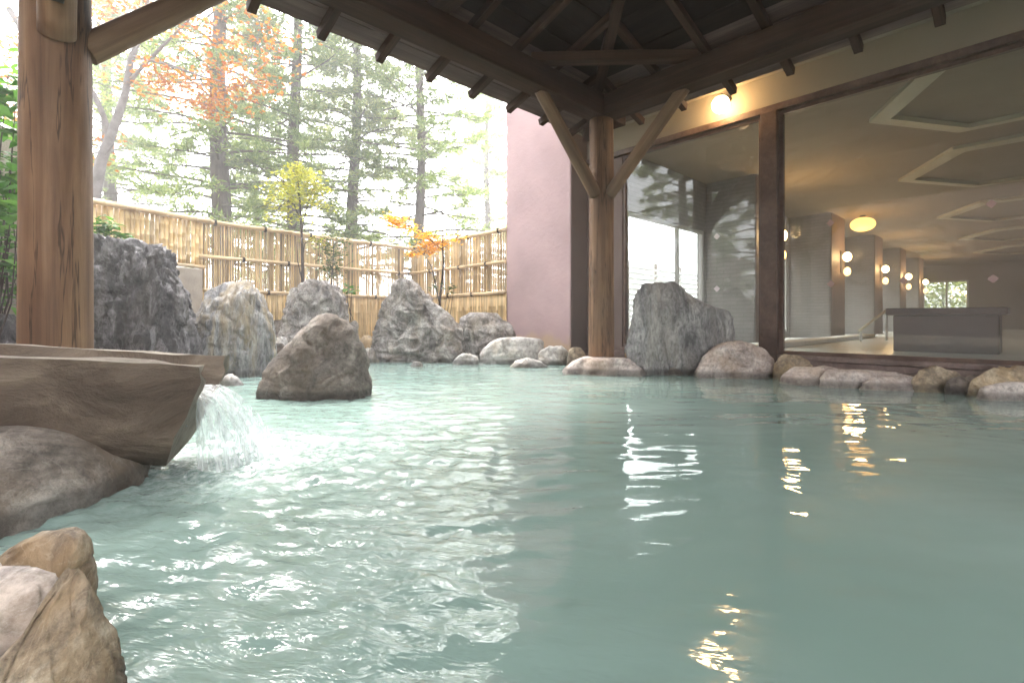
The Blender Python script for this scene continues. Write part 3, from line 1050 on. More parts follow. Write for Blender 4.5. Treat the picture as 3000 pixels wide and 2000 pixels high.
def point_light(loc, energy, radius, col, parent):
    ld = bpy.data.lights.new('lamp_light', 'POINT')
    ld.energy = energy
    ld.shadow_soft_size = radius
    ld.color = col
    lo = bpy.data.objects.new('lamp_light', ld)
    COL.objects.link(lo)
    lo.location = loc
    own(lo, parent)


GL = Vector((5.13, 2.29, 2.80))
lamp = thing('globe_lamp', 'glowing round wall lamp on the cream wall above the windows', 'lamp', GL)
link('globe', ball(0.088).mesh('globe', True), MT['globe'], lamp, GL)
link('arm', MB().tube([(XW, GL.y, GL.z + 0.1), (GL.x + 0.03, GL.y, GL.z + 0.115), (GL.x, GL.y, GL.z + 0.075)], [0.012, 0.012, 0.02], 8).mesh('arm', True), MT['bolt'], lamp)
link('wall_plate', MB().tube([(XW - 0.05, GL.y, GL.z + 0.1), (XW - 0.002, GL.y, GL.z + 0.1)], [0.04, 0.045], 16).mesh('wall_plate'), MT['bolt'], lamp)
point_light((GL.x - 0.16, GL.y, GL.z - 0.02), 0.12, 0.08, (1.0, 0.62, 0.32), lamp)

names = ['half hidden behind the brown window post', 'with the largest brightest shades, nearest wholly visible one', 'second beyond the brown window post', 'third beyond the brown window post', 'farthest and smallest, beside the green window']
for k, sx_ in enumerate((8.94, 13.05, 17.05, 20.6, 24.1)):
    L = Vector((sx_, PIER_Y - 0.14, 1.95))
    s = thing('wall_sconce', 'lit twin shade wall sconce indoors, ' + names[k], 'sconce', L, 'sconces along the indoor piers')
    link('back_plate', MB().box(-0.06, 0.06, 0.1, 0.118, -0.36, 0.14).mesh('back_plate', bevel=0.004), MT['bolt'], s, L)
    link('upper_shade', ball(0.085, 1.25).mesh('upper_shade', True), MT['bulb'], s, L)
    link('lower_shade', ball(0.07, 1.4).mesh('lower_shade', True), MT['bulb_low'], s, L + Vector((0, 0, -0.33)))
    point_light(L + Vector((0, -0.2, 0.02)), 3.4, 0.1, (1.0, 0.63, 0.28), s)
cl = thing('ceiling_lamp', 'amber oval lamp under the indoor ceiling', 'lamp', (13.2, 2.7, 2.86))
link('shade', ball(0.24, 0.65).mesh('shade', True), MT['ceil_lamp'], cl, (13.2, 2.7, 2.66))
link('stem', MB().tube([(13.2, 2.7, 2.8), (13.2, 2.7, 2.858)], [0.05, 0.06], 12).mesh('stem'), MT['bolt'], cl)

# ------------------------------------------------------------------ rocks
def rock(name, label, levels, d, mat, seed, dr=0.7, amp=0.05, facet=0.06, freq=None, stretch=(1, 1, 1), m_=72, n_=46, group=None, cat='rock', base=-0.25, lean=0.0, pw=2.5, planes=9):
    """levels: outline (y, left x, right x) from top to bottom; each level becomes an uneven, faceted ring with real depth"""
    lv = np.array(levels, float)
    z = HC + (733 - lv[:, 0]) / FPX * d
    xl, xr = (lv[:, 1] - 1176) / FPX * d, (lv[:, 2] - 1176) / FPX * d
    if z[-1] > base:
        g = 0.25 * (z[-1] - base)
        z, xl, xr = np.append(z, base), np.append(xl, xl[-1] - g * 0.3), np.append(xr, xr[-1] + g * 0.3)
    ztop, zbot = z[0], z[-1]
    s = np.linspace(0, 1, n_) ** 0.85
    zz = ztop + (zbot - ztop) * s
    XL = np.interp(-zz, -z, xl)
    XR = np.interp(-zz, -z, xr)
    c, w = (XL + XR) / 2, (XR - XL) / 2
    W = w.max()
    prof = 0.45 * w / W + 0.55 * np.sqrt(np.clip(1 - (1 - s) ** 2.2 * 0.9, 0.05, 1))
    dp = dr * W * np.minimum(prof, 0.25 + 1.1 * w / W)
    A = np.linspace(0, 2 * np.pi, m_, endpoint=False)
    ca, sa = np.cos(A), np.sin(A)
    e = 2.0 / pw
    ua, va = np.sign(ca) * np.abs(ca) ** e, np.sign(sa) * np.abs(sa) ** e
    X = c[:, None] + w[:, None] * ua[None]
    Yd = dp[:, None] * va[None] + lean * (zz - zbot)[:, None]
    Z = np.repeat(zz[:, None], m_, 1)
    P = np.stack([X, Yd, Z], -1).reshape(-1, 3)
    ctr = np.array([c.mean(), 0, zbot * 0.4 + ztop * 0.6])
    top = np.array([[c[0], lean * (ztop - zbot), ztop + 0.004]])
    P = np.vstack([P, top])
    size = max(2 * W, ztop - max(zbot, 0))
    rk = np.random.default_rng(seed + 500)
    for k in range(planes):
        nv_ = rk.normal(size=3)
        nv_[0] = np.clip(nv_[0] * 0.3, -0.4, 0.4)
        nv_[1] = -abs(nv_[1]) - 0.5 if k % 3 else abs(nv_[1]) + 0.5
        nv_[2] = abs(nv_[2]) * 0.45 - 0.1
        nv_ /= np.linalg.norm(nv_)
        pr = (P - ctr) @ nv_
        hh = pr.max() * rk.uniform(0.72, 0.93)
        over = np.clip(pr - hh, 0, None)
        P = P - nv_[None] * (over * 0.9)[:, None]
    fq = (freq or 2.6) / size
    out = P - np.stack([np.full(len(P), c.mean()), np.zeros(len(P)), np.clip(P[:, 2], 0, ztop * 0.7)], 1)
    out /= np.linalg.norm(out, axis=1)[:, None] + 1e-6
    q = P * fq * np.array(stretch)
    f1, f2 = worley(q * 1.1 + 0.35 * np.stack([vnoise(q * 2 + k * 5, seed + k) for k in range(3)], 1), seed)
    disp = facet * size * (0.55 - f1) * 1.0
    disp += amp * size * 0.55 * ridged(q * 1.7, seed + 5, 5, 0.52)
    disp -= amp * size * 0.9 * np.exp(-((f2 - f1) / 0.05) ** 2)
    disp += amp * size * 0.4 * ridged(q * 4.5 + 0.6 * np.stack([vnoise(q * 3 + k * 7, seed + 60 + k) for k in range(3)], 1), seed + 9, 3, 0.6)
    keep = np.where(np.abs(out[:, 0]) > 0.8, 0.6, 1.0)
    P = P + out * (disp * keep)[:, None]
    M_ = np.array([[ST, CT], [-CT, ST]])
    wx = P[:, 0] * ST + (P[:, 1] + d) * CT
    wy = -P[:, 0] * CT + (P[:, 1] + d) * ST
    base_p = cw(c.mean(), d, 0.0)
    V = np.stack([wx - base_p.x, wy - base_p.y, P[:, 2]], 1)
    I = np.arange(n_ * m_).reshape(n_, m_)
    J = np.roll(I, -1, 1)
    F = np.stack([I[:-1].ravel(), I[1:].ravel(), J[1:].ravel(), J[:-1].ravel()], 1)
    me = bpy.data.meshes.new(name)
    t = n_ * m_
    me.from_pydata(V.tolist(), [], F.tolist() + [(t, int(I[0, k]), int(J[0, k])) for k in range(m_)])
    me.polygons.foreach_set('use_smooth', np.ones(len(me.polygons), bool))
    me.update()
    o = link(name, me, RK[mat], None, base_p)
    return tag(o, label, cat, group)


rock('boulder', 'tall dark slate boulder behind the log post, tallest of all the rocks', [(557, 226, 276), (564, 208, 312), (578, 196, 362), (600, 190, 385), (640, 188, 396), (690, 185, 416), (760, 180, 430), (808, 176, 438), (870, 170, 452)], 4.3, 'slate', 3, 0.6, 0.05, 0.05, 4.6, (1.6, 1.6, 0.42), 170, 150, planes=6)
rock('boulder', 'rounded grey boulder with ochre streaks running down to the water', [(653, 512, 562), (662, 498, 578), (680, 487, 592), (700, 477, 602), (725, 462, 612), (745, 448, 616), (775, 442, 620), (800, 440, 622), (830, 446, 624), (852, 462, 625), (870, 480, 622)], 4.9, 'streak', 8, 0.75, 0.04, 0.04, 3.2, (1.6, 1.6, 0.5), 100, 80)
rock('boulder', 'humped pale grey boulder standing behind the dark pointed one', [(645, 692, 720), (650, 682, 745), (660, 675, 764), (680, 668, 786), (710, 661, 791), (740, 655, 794), (780, 650, 797), (830, 645, 800)], 6.1, 'grey', 14, 0.7, 0.05, 0.05, 3.4, (1, 1, 0.8), 90, 70)
rock('boulder', 'brown grey pyramid boulder standing alone in the water', [(728, 726, 748), (735, 715, 772), (745, 704, 790), (760, 684, 812), (790, 656, 827), (820, 636, 834), (850, 613, 841), (885, 600, 846), (912, 591, 847), (940, 585, 848)], 3.5, 'brown', 22, 0.55, 0.03, 0.06, 2.4, (1, 1, 1), 110, 90, lean=0.12)
rock('boulder', 'large craggy grey boulder with a peaked top before the fence corner', [(652, 936, 950), (660, 922, 964), (677, 903, 978), (697, 886, 996), (723, 875, 1029), (757, 868, 1055), (800, 862, 1060), (825, 861, 1058), (845, 860, 1056)], 6.5, 'grey', 31, 0.65, 0.06, 0.07, 3.2, (1, 1, 0.8), 110, 90)
rock('boulder', 'squat grey boulder between the craggy peak and the mauve wall', [(723, 1078, 1140), (730, 1060, 1160), (745, 1056, 1174), (770, 1054, 1184), (800, 1060, 1186), (825, 1066, 1184)], 6.7, 'grey', 40, 0.8, 0.05, 0.05)
rock('boulder', 'blue grey stepped boulder against the window beside the slim post', [(654, 1490, 1548), (662, 1476, 1562), (677, 1466, 1574), (690, 1461, 1598), (705, 1458, 1632), (714, 1456, 1668), (730, 1454, 1677), (766, 1448, 1680), (800, 1438, 1676), (840, 1440, 1650), (870, 1442, 1640)], 5.0, 'blue', 47, 0.36, 0.03, 0.04, 3.0, (1.4, 1.4, 0.6), 120, 100, planes=2, pw=2.9)
rock('boulder', 'round tan grey boulder at the foot of the brown window post', [(790, 1668, 1728), (796, 1650, 1745), (806, 1636, 1757), (820, 1622, 1766), (840, 1610, 1771), (858, 1602, 1774), (876, 1600, 1775)], 4.72, 'pink', 55, 0.6, 0.04, 0.03, 2.6, (1.4, 1.4, 0.7), 90, 60)

small = [
    ('boulder', 'long smooth pale stone below the mauve wall', [(778, 1146, 1236), (784, 1130, 1245), (798, 1116, 1246), (814, 1107, 1244), (832, 1104, 1240)], 6.2, 'pale', 61, 0.55),
    ('rock', 'pale jagged stone at the corner of the mauve wall', [(796, 1262, 1288), (803, 1246, 1300), (815, 1238, 1308), (832, 1236, 1310)], 6.0, 'pale', 62, 0.6),
    ('rock', 'small yellowish stone wedged beside the slim post', [(799, 1314, 1334), (806, 1307, 1342), (826, 1304, 1346)], 5.75, 'tan', 63, 0.8),
    ('rock', 'small white stone at the waterline below the squat boulder', [(812, 1062, 1082), (818, 1050, 1094), (828, 1042, 1098), (838, 1040, 1099)], 6.0, 'pale', 64, 0.7),
    ('rock', 'tiny low stone just breaking the water before the craggy boulder', [(830, 950, 964), (835, 946, 969), (842, 944, 972)], 5.7, 'pale', 65, 0.8),
    ('rock', 'low pale stone half under water near the post stone', [(824, 1200, 1222), (829, 1184, 1240), (842, 1172, 1256)], 5.6, 'pale', 66, 0.6),
    ('post_stone', 'broad pale base stone under the slim log post', [(823, 1336, 1440), (830, 1322, 1456), (843, 1306, 1474), (856, 1295, 1481), (872, 1292, 1478)], 5.02, 'pink', 67, 0.75),
    ('rock', 'brown stone leaning on the stepped boulder beside the slim post', [(790, 1446, 1462), (800, 1438, 1474), (818, 1436, 1486), (842, 1440, 1494)], 5.05, 'tan', 68, 0.6),
    ('rock', 'low dark flat stone between the post stone and the round boulder', [(836, 1520, 1560), (842, 1496, 1584), (852, 1484, 1596), (864, 1480, 1600)], 4.95, 'brown', 69, 0.5),
    ('rock', 'orange brown stone beside the foot of the brown window post', [(816, 1800, 1832), (824, 1790, 1850), (840, 1782, 1862), (868, 1780, 1868)], 4.5, 'tan', 70, 0.6),
    ('rock', 'long low pinkish kerb stone below the window, nearer the post', [(844, 1830, 1900), (850, 1812, 1945), (866, 1799, 1985), (892, 1794, 1998)], 4.2, 'pink', 71, 0.45),
    ('rock', 'longest low pinkish kerb stone below the plate window', [(850, 1912, 1990), (857, 1896, 2060), (870, 1888, 2120), (885, 1886, 2165), (906, 1884, 2180)], 4.0, 'pink', 72, 0.32),
    ('rock', 'pinkish rounded stone lying before the longest kerb stone', [(866, 2010, 2090), (874, 1990, 2130), (888, 1978, 2160), (908, 1972, 2172)], 3.84, 'pink', 86, 0.3),
    ('rock', 'small tan humped stone on the kerb below the dark counter', [(846, 2132, 2168), (854, 2114, 2194), (872, 2102, 2208), (898, 2098, 2214)], 3.76, 'tan', 73, 0.5),
    ('rock', 'dark blocky stone in the kerb after the tan humped one', [(864, 2190, 2248), (870, 2180, 2262), (910, 2174, 2270)], 3.62, 'brown', 74, 0.5),
    ('rock', 'yellowish stone on top of the kerb at the frame edge', [(846, 2290, 2345), (856, 2262, 2385), (872, 2246, 2410), (896, 2240, 2420)], 3.5, 'tan', 75, 0.45),
    ('rock', 'pale pitted low stone at the waterline by the frame edge', [(880, 2285, 2360), (890, 2262, 2390), (924, 2250, 2410)], 3.36, 'pink', 76, 0.5),
    ('rock', 'flat whitish stone at the waterline behind the trough mouth', [(860, 524, 536), (874, 505, 550), (890, 490, 563), (902, 480, 568)], 4.15, 'pale', 77, 0.6),
    ('rock', 'flat pale stone between the streaked and the humped boulders', [(765, 628, 650), (772, 620, 656), (790, 616, 660), (832, 614, 664)], 5.6, 'pale', 78, 0.7),
    ('rock', 'dark low stone under the flat pale one beside the pyramid boulder', [(790, 630, 648), (800, 622, 656), (850, 616, 664)], 5.25, 'brown', 79, 0.6),
    ('rock', 'small brown square stone behind the pyramid boulder', [(737, 798, 814), (742, 794, 819), (764, 794, 820), (800, 792, 822)], 6.4, 'brown', 80, 0.7),
    ('rock', 'small tan stone before the bamboo between two boulders', [(772, 834, 848), (778, 828, 856), (800, 824, 858)], 6.5, 'tan', 81, 0.8),
    ('rock', 'grey stone at the waterline left of the craggy boulder', [(798, 838, 852), (806, 832, 860), (835, 828, 864)], 6.2, 'grey', 82, 0.8),
    ('rock', 'dark rough rock left of the big log post above the trough', [(728, -60, 14), (742, -90, 34), (765, -120, 42), (840, -150, 50)], 3.6, 'slate', 83, 0.7),
    ('rock', 'flat stone edge on the soil beside the streaked boulder', [(736, 628, 648), (741, 622, 656), (762, 620, 658)], 6.9, 'brown', 84, 0.5),
]
for nm, lb, lv, d, mt, sd_, dr in small:
    rock(nm, lb, lv, d, mt, sd_, dr, 0.04, 0.05, 2.4, (1, 1, 1), 56, 36)

# near rocks beside the trough and at the camera
rock('boulder', 'broad wet brown boulder carrying the wooden trough', [(978, -170, 44), (986, -215, 98), (1004, -235, 134), (1036, -248, 172), (1070, -252, 202), (1105, -255, 222), (1140, -257, 232), (1200, -260, 238)], 1.5, 'tanwet', 91, 1.15, 0.02, 0.02, 2.6, (1, 1, 1), 130, 100, pw=3.4, planes=5)
rock('boulder', 'knobbly pale brown rock behind the pointed rock at the bottom edge', [(1224, 112, 158), (1232, 70, 176), (1250, 40, 186), (1290, 0, 192), (1340, -70, 190), (1400, -150, 186), (1470, -190, 184), (1560, -200, 180)], 0.9, 'rust', 92, 0.62, 0.022, 0.06, 2.4, (1, 1, 1), 130, 100, planes=8)
rock('boulder', 'smooth pale rock in the bottom corner beside the pointed rock', [(1318, -120, 70), (1330, -190, 104), (1360, -220, 120), (1430, -240, 126), (1640, -250, 130)], 0.78, 'pink', 94, 0.5, 0.03, 0.03, 2.6, (1, 1, 1), 90, 70)
rock('boulder', 'pointed rusty brown rock nearest the camera at the bottom edge', [(1300, 160, 184), (1316, 146, 196), (1345, 130, 208), (1385, 108, 218), (1430, 88, 226), (1470, 58, 232), (1510, 18, 240), (1568, -60, 250), (1640, -140, 256)], 0.68, 'rust', 93, 0.62, 0.018, 0.05, 2.4, (1.2, 1.2, 0.7), 140, 110, planes=8)

# ------------------------------------------------------------------ the trough and its stream
TB, TZ = 1.90, 0.39                          # centre line depth, rim height at the mouth
prof_o = [(-0.25, 0.0), (-0.254, -0.05), (-0.256, -0.11), (-0.252, -0.17), (-0.24, -0.235), (-0.205, -0.295), (-0.12, -0.338), (0, -0.35), (0.1, -0.335), (0.18, -0.29), (0.23, -0.23), (0.25, -0.17), (0.258, -0.11), (0.255, -0.05), (0.25, 0.0)]
prof_i = [(-0.175, 0.0), (-0.17, -0.03), (-0.165, -0.06), (-0.155, -0.09), (-0.14, -0.118), (-0.1, -0.136), (-0.05, -0.142), (0, -0.144), (0.05, -0.142), (0.1, -0.136), (0.14, -0.118), (0.155, -0.09), (0.165, -0.06), (0.17, -0.03), (0.175, 0.0)]


def mouth(bq, zq):
    """where the cut end of the log lies for a point of the section"""
    return -1.14 - 0.42 * max(0.0, -zq - 0.06)


NR = 46
verts = []
loop = [(p, 0) for p in prof_o] + [(p, 1) for p in prof_i[::-1]]
n_l = len(loop)
for i in range(NR):
    t = i / (NR - 1)
    t = 1 - (1 - t) ** 1.6
    for (bq, zq), inner in loop:
        ae = mouth(bq, zq)
        a = -4.0 + (ae + 4.0) * t
        z = TZ + zq - 0.09 * (a + 1.14)
        verts.append((a, TB + bq, z))
V = np.array(verts)
nz = fbm(V * np.array((3.0, 9, 9)), 71, 4) * 0.008 + ridged(V * np.array((2.5, 6, 6)), 75, 4) * 0.006
edge = np.clip((V[:, 0] + 1.5) / 0.4, 0, 1)
nz = nz * (1 + 1.2 * edge)
cz = TZ - 0.15 - 0.09 * (V[:, 0] + 1.14)
dirv = np.stack([0 * nz, V[:, 1] - TB, V[:, 2] - cz], 1)
dirv /= np.linalg.norm(dirv, axis=1)[:, None] + 1e-6
V = V + dirv * nz[:, None]
V[:, 0] += edge * 0.02 * fbm(V * 16, 79, 3)
F = []
for i in range(NR - 1):
    for k in range(n_l):
        k2 = (k + 1) % n_l
        F.append((i * n_l + k, i * n_l + k2, (i + 1) * n_l + k2, (i + 1) * n_l + k))
npf = len(prof_o)
for base in (0, (NR - 1) * n_l):
    for k in range(npf - 1):
        F.append((base + k, base + k + 1, base + n_l - 2 - k, base + n_l - 1 - k))
# the log's own X axis runs along its length
TROT = R(20.5)                               # the log points away from the camera a little
rot = Matrix.Rotation(TH - R(90) + TROT, 4, 'Z')
org = cw(-1.14, 1.89, 0.0) - (rot @ Vector((0.76, 0, 0)))
L_ = np.stack([V[:, 0] + 1.9, V[:, 1] - TB, V[:, 2]], 1)
me = bpy.data.meshes.new('trough_body')
me.from_pydata(L_.tolist(), [], F)
bm = bmesh.new(); bm.from_mesh(me)
bmesh.ops.recalc_face_normals(bm, faces=bm.faces)
for e in bm.edges:
    if len(e.link_faces) == 2 and e.calc_face_angle(0) > R(38):
        e.smooth = False
bm.to_mesh(me); bm.free()
for p in me.polygons:
    p.use_smooth = True
me.materials.append(MT['trough'])
me.materials.append(MT['trough_edge'])
nside = (NR - 1) * n_l
for i, p in enumerate(me.polygons):
    k = i % n_l
    if i >= nside or k in (npf - 1, n_l - 1):
        p.material_index = 1                 # the bare weathered rim and cut end
trough = link('wooden_trough', me, None, None)
trough.matrix_world = Matrix.Translation(org) @ rot
tag(trough, 'hollowed log trough pouring water into the pool', 'trough')

# stream: water lying in the trough, bending over the lip and falling in a fan
mb_v, mb_f = [], []


def sheet(v0, v1, b0, b1, a0, top, fan, seed, nu=26, nv=40):
    k0 = len(mb_v)
    for i in range(nv):
        s = i / (nv - 1)
        for j in range(nu):
            u = j / (nu - 1)
            bq = b0 + (b1 - b0) * u
            vel = v0 + (v1 - v0) * u + 0.12 * math.sin(u * 19 + seed)
            zl = TZ - 0.144 + top
            al = mouth(bq, -0.14) - 0.01
            if s < 0.3:
                a = -1.9 + (al + 1.9) * (s / 0.3)
                z = zl - 0.09 * (a + 1.14)
                b_ = TB + bq
            else:
                tt = (s - 0.3) / 0.7 * math.sqrt(2 * (zl + 0.02) / 9.8)
                a = al + vel * tt
                z = zl - 0.09 * (al + 1.14) - 4.9 * tt * tt
                b_ = TB + bq + fan * (u - 0.5) * tt * 4
            mb_v.append((a, b_, z))
    for i in range(nv - 1):
        for j in range(nu - 1):
            q = k0 + i * nu + j
            mb_f.append((q, q + 1, q + nu + 1, q + nu))


sheet(0.75, 0.95, -0.1, 0.1, 0, 0.04, 0.1, 1)
sheet(0.45, 0.7, -0.11, 0.1, 0, 0.03, 0.12, 4)
sheet(0.12, 0.35, -0.11, 0.1, 0, 0.015, 0.12, 8)
SV = np.array(mb_v)
fall = np.clip((TZ - 0.12 - SV[:, 2]) / 0.2, 0, 1)
SV = SV + np.stack([0.02 * fall * fbm(SV * np.array((9, 40, 7)), 81, 3), 0.012 * fall * fbm(SV * np.array((9, 30, 7)), 85, 3), 0.004 * fbm(SV * 24, 89, 2)], 1)
# drops
rg = np.random.default_rng(5)
dv, df = [], []
for k in range(260):
    a = -1.02 + rg.normal() * 0.13
    b_ = TB + rg.normal() * 0.13
    z = abs(rg.normal()) * 0.05 + 0.004
    r = 0.0016 + 0.0028 * rg.random() ** 2
    i0 = len(SV) + len(dv)
    for o_ in ((1, 0, 0), (-1, 0, 0), (0, 1, 0), (0, -1, 0), (0, 0, 1), (0, 0, -1)):
        dv.append((a + o_[0] * r, b_ + o_[1] * r, z + o_[2] * r))
    for t in ((0, 2, 4), (2, 1, 4), (1, 3, 4), (3, 0, 4), (2, 0, 5), (1, 2, 5), (3, 1, 5), (0, 3, 5)):
        df.append(tuple(i0 + x for x in t))
AV = np.vstack([SV, np.array(dv)])
L_ = np.stack([AV[:, 0] + 1.9, AV[:, 1] - TB, AV[:, 2]], 1)
me = bpy.data.meshes.new('water_stream')
me.from_pydata(L_.tolist(), [], mb_f + df)
for p in me.polygons:
    p.use_smooth = True
stream = link('water_stream', me, MT['stream'])
stream.matrix_world = Matrix.Translation(org) @ rot
tag(stream, 'clear water falling from the mouth of the wooden trough', 'water', None, 'stuff')

# ------------------------------------------------------------------ fences and garden walls
def culm_mesh(name, L, r, nodes, n=7, seed=0):
    rg = random.Random(seed)
    zs, rs_ = [0], [r]
    step = L / (nodes + 0.5)
    z = step * rg.uniform(0.3, 1.0)
    while z < L - 0.03:
        zs += [z - 0.006, z, z + 0.006]
        rs_ += [r * 0.97, r * 1.13, r * 0.97]
        z += step * rg.uniform(0.85, 1.15)
    zs.append(L)
    rs_.append(r)
    # the culm's length is its own X axis
    return MB().tube([(q, 0, 0) for q in zs], rs_, n).mesh(name, True)


def fence(name, label, P0, P1, zs, culm_r, gap, zlo, zhi, panel, big, seed, mat, rails, ties, extra_up=0.04):
    """rails and every upright as its own piece; zs: rail heights; panel: (z0, z1) of the closed lower part"""
    P0, P1 = Vector((*P0, 0)), Vector((*P1, 0))
    D = (P1 - P0)
    L = D.length
    D.normalize()
    N = Vector((D.y, -D.x, 0))               # towards the pool
    if N.dot(-P0) < 0:
        N = -N
    f = thing(name, label, 'fence', P0)
    rg = random.Random(seed)
    up = [culm_mesh('culm', zhi - zlo, culm_r * s, 3 if big else 4, 8 if big else 6, seed + k) for k, s in enumerate((0.88, 1.0, 1.1, 0.95))]
    upm = Matrix(((0, 0, 1), (0, 1, 0), (-1, 0, 0))).inverted().to_4x4()
    x = culm_r
    while x < L - culm_r:
        o = link('culm', rg.choice(up), mat)
        dz = 0 if big else rg.uniform(0, extra_up)
        tilt = Matrix.Rotation(rg.uniform(-1, 1) * (0.003 if big else 0.008), 4, N)
        p = P0 + D * x + N * (-0.02 + rg.uniform(-0.006, 0.006)) + Vector((0, 0, zlo + dz))
        o.matrix_world = Matrix.Translation(p) @ tilt @ upm @ Matrix.Rotation(rg.uniform(0, 6), 4, 'X')
        own(o, f)
        x += culm_r * 2 + (gap * rg.uniform(0.2, 1.9) if not big else gap)
    if panel:
        z0, z1 = panel
        pm = [culm_mesh('panel_culm', z1 - z0, 0.013 * s, 3, 6, seed + 50 + k) for k, s in enumerate((0.95, 1.0, 1.06))]
        x = 0.012
        while x < L:
            o = link('panel_culm', rg.choice(pm), MT['bamboo'])
            o.matrix_world = Matrix.Translation(P0 + D * x + N * 0.02 + Vector((0, 0, z0))) @ upm @ Matrix.Rotation(rg.uniform(0, 6), 4, 'X')
            own(o, f)
            x += 0.0257
    # posts behind
    if not big:
        for k in range(int(L / 1.1) + 1):
            p = P0 + D * min(L - 0.04, 0.04 + k * 1.1)
            q = p - N * 0.07
            o = log('fence_post', (q.x, q.y, 0.05), (q.x, q.y, zhi - 0.03), 0.036, 0.034, MT['bark_dark'], f, 10, k, 6)
    rail_of = {}
    for (z, r, x0, x1) in rails:
        me_ = culm_mesh('rail', x1 - x0, r, max(2, int((x1 - x0) / 0.33)), 10, seed + int(z * 100))
        o = link('rail', me_, MT['bamboo_rail'])
        q = P0 + D * x0 + N * 0.035 + Vector((0, 0, z))
        m4 = Matrix((D, Vector((0, 0, 1)).cross(D), Vector((0, 0, 1)))).transposed().to_4x4()
        o.matrix_world = Matrix.Translation(q) @ m4
        own(o, f)
        rail_of[z] = o
    for (x, z, r) in ties:
        mb = MB()
        c = P0 + D * x + N * 0.035 + Vector((0, 0, z))
        for s in (-0.011, 0, 0.011):
            pts = [c + D * s + (N * math.cos(t) + Vector((0, 0, 1)) * math.sin(t)) * (r + 0.005) for t in np.linspace(0, 2 * math.pi, 13)]
            mb.tube(pts, [0.006] * 13, 5, False)
        mb.tube([c + N * (r + 0.004), c + N * (r + 0.014) + Vector((0, 0, -0.035)) + D * 0.012], [0.007, 0.004], 5)
        mb.tube([c + N * (r + 0.004), c + N * (r + 0.012) + Vector((0, 0, 0.03)) - D * 0.014], [0.007, 0.004], 5)
        link('rope_tie', mb.mesh('rope_tie', True), MT['rope'], rail_of[z])
    return f


A1, B1 = (-1.6, 6.67), (1.52, 7.83)
A2, B2 = (1.47, 7.84), (4.98, 8.21)
L1 = math.dist(A1, B1)
L2 = math.dist(A2, B2)
L3 = 2.74
fence('bamboo_fence', 'fence of thick round bamboo culms above a low plaster wall', A1, B1, None, 0.027, 0.0015, 1.26, 1.875, None, True, 3, MT['bamboo'],
      [(1.895, 0.036, 0, L1 + 0.1), (1.262, 0.026, 0, L1 - 0.02)], [])
fence('bamboo_fence', 'long fence of thin bamboo with three rails behind the boulders', A2, B2, None, 0.0108, 0.0036, 0.2, 1.9, (0.1, 0.93), False, 5, MT['bamboo_grey'],
      [(1.89, 0.033, 0.05, L2 + 0.02), (1.41, 0.027, -0.02, L2 + 0.02), (0.95, 0.027, -0.02, L2 + 0.02)],
      [(0.18, 1.89, 0.033), (0.85, 1.89, 0.033), (1.55, 1.89, 0.033), (2.65, 1.89, 0.033), (0.55, 1.41, 0.027), (1.2, 1.41, 0.027), (2.0, 1.41, 0.027), (3.25, 1.41, 0.027), (0.9, 0.95, 0.027), (1.5, 0.95, 0.027), (2.75, 0.95, 0.027)])
fence('bamboo_fence', 'short fence of thin bamboo between the garden corner and mauve wall', (4.98, 8.19), (4.98, 8.19 - L3), None, 0.0108, 0.0036, 0.2, 1.9, (0.1, 0.93), False, 9, MT['bamboo_grey'],
      [(1.89, 0.033, 0.0, L3), (1.41, 0.027, 0.0, L3), (0.95, 0.027, 0.0, L3)],
      [(0.25, 1.89, 0.033), (1.2, 1.89, 0.033), (1.85, 1.89, 0.033), (2.6, 1.89, 0.033), (0.06, 1.41, 0.027), (0.75, 1.41, 0.027), (1.6, 1.41, 0.027), (2.3, 1.41, 0.027), (1.3, 0.95, 0.027), (1.95, 0.95, 0.027)])

# low plaster wall under the thick bamboo, and the tall wall beyond the log post
D1 = (Vector((*B1, 0)) - Vector((*A1, 0))).normalized()
o = bar('plaster_wall', Vector((*A1, 0.56)), Vector((*B1, 0.56)) - D1 * 0.06, 0.16, 1.34, MT['beige_wall'], None, 0.012)
tag(o, 'low rough beige plaster wall carrying the thick bamboo', 'wall')
wa, wb = cw(-3.95, 4.35), cw(-5.2, 2.4)
o = bar('plaster_wall', (wa.x, wa.y, 1.0), (wb.x, wb.y, 1.0), 0.18, 2.2, MT['beige_wall'], None, 0.012)
tag(o, 'taller rough beige wall at the picture edge beyond the log post', 'wall')

o = bar('side_block_wall', (-3.4, wb.y, 1.8), (-3.4, -4.2, 1.8), 0.18, 4.2, MT['siding'], None, 0.012)  # unseen wall added to block sky light and darken the glass reflections
tag(o, 'unseen tall timber wall added to darken the window reflections', 'wall')

# slat fence outdoors, seen through the indoor window
sf = thing('slat_fence', 'pale horizontal slat fence outdoors seen through the indoor window', 'fence', (9.5, 8.0, 0))
for k in range(12):
    boxo('slat', 5.9, 17.0, 7.985, 8.015, 0.28 + k * 0.155, 0.28 + k * 0.155 + 0.085, MT['white_frame'], sf, 0.003)
for k in range(8):
    boxo('post', 6.0 + k * 1.5, 6.09 + k * 1.5, 8.02, 8.1, 0.0, 2.25, MT['siding'], sf, 0.004)

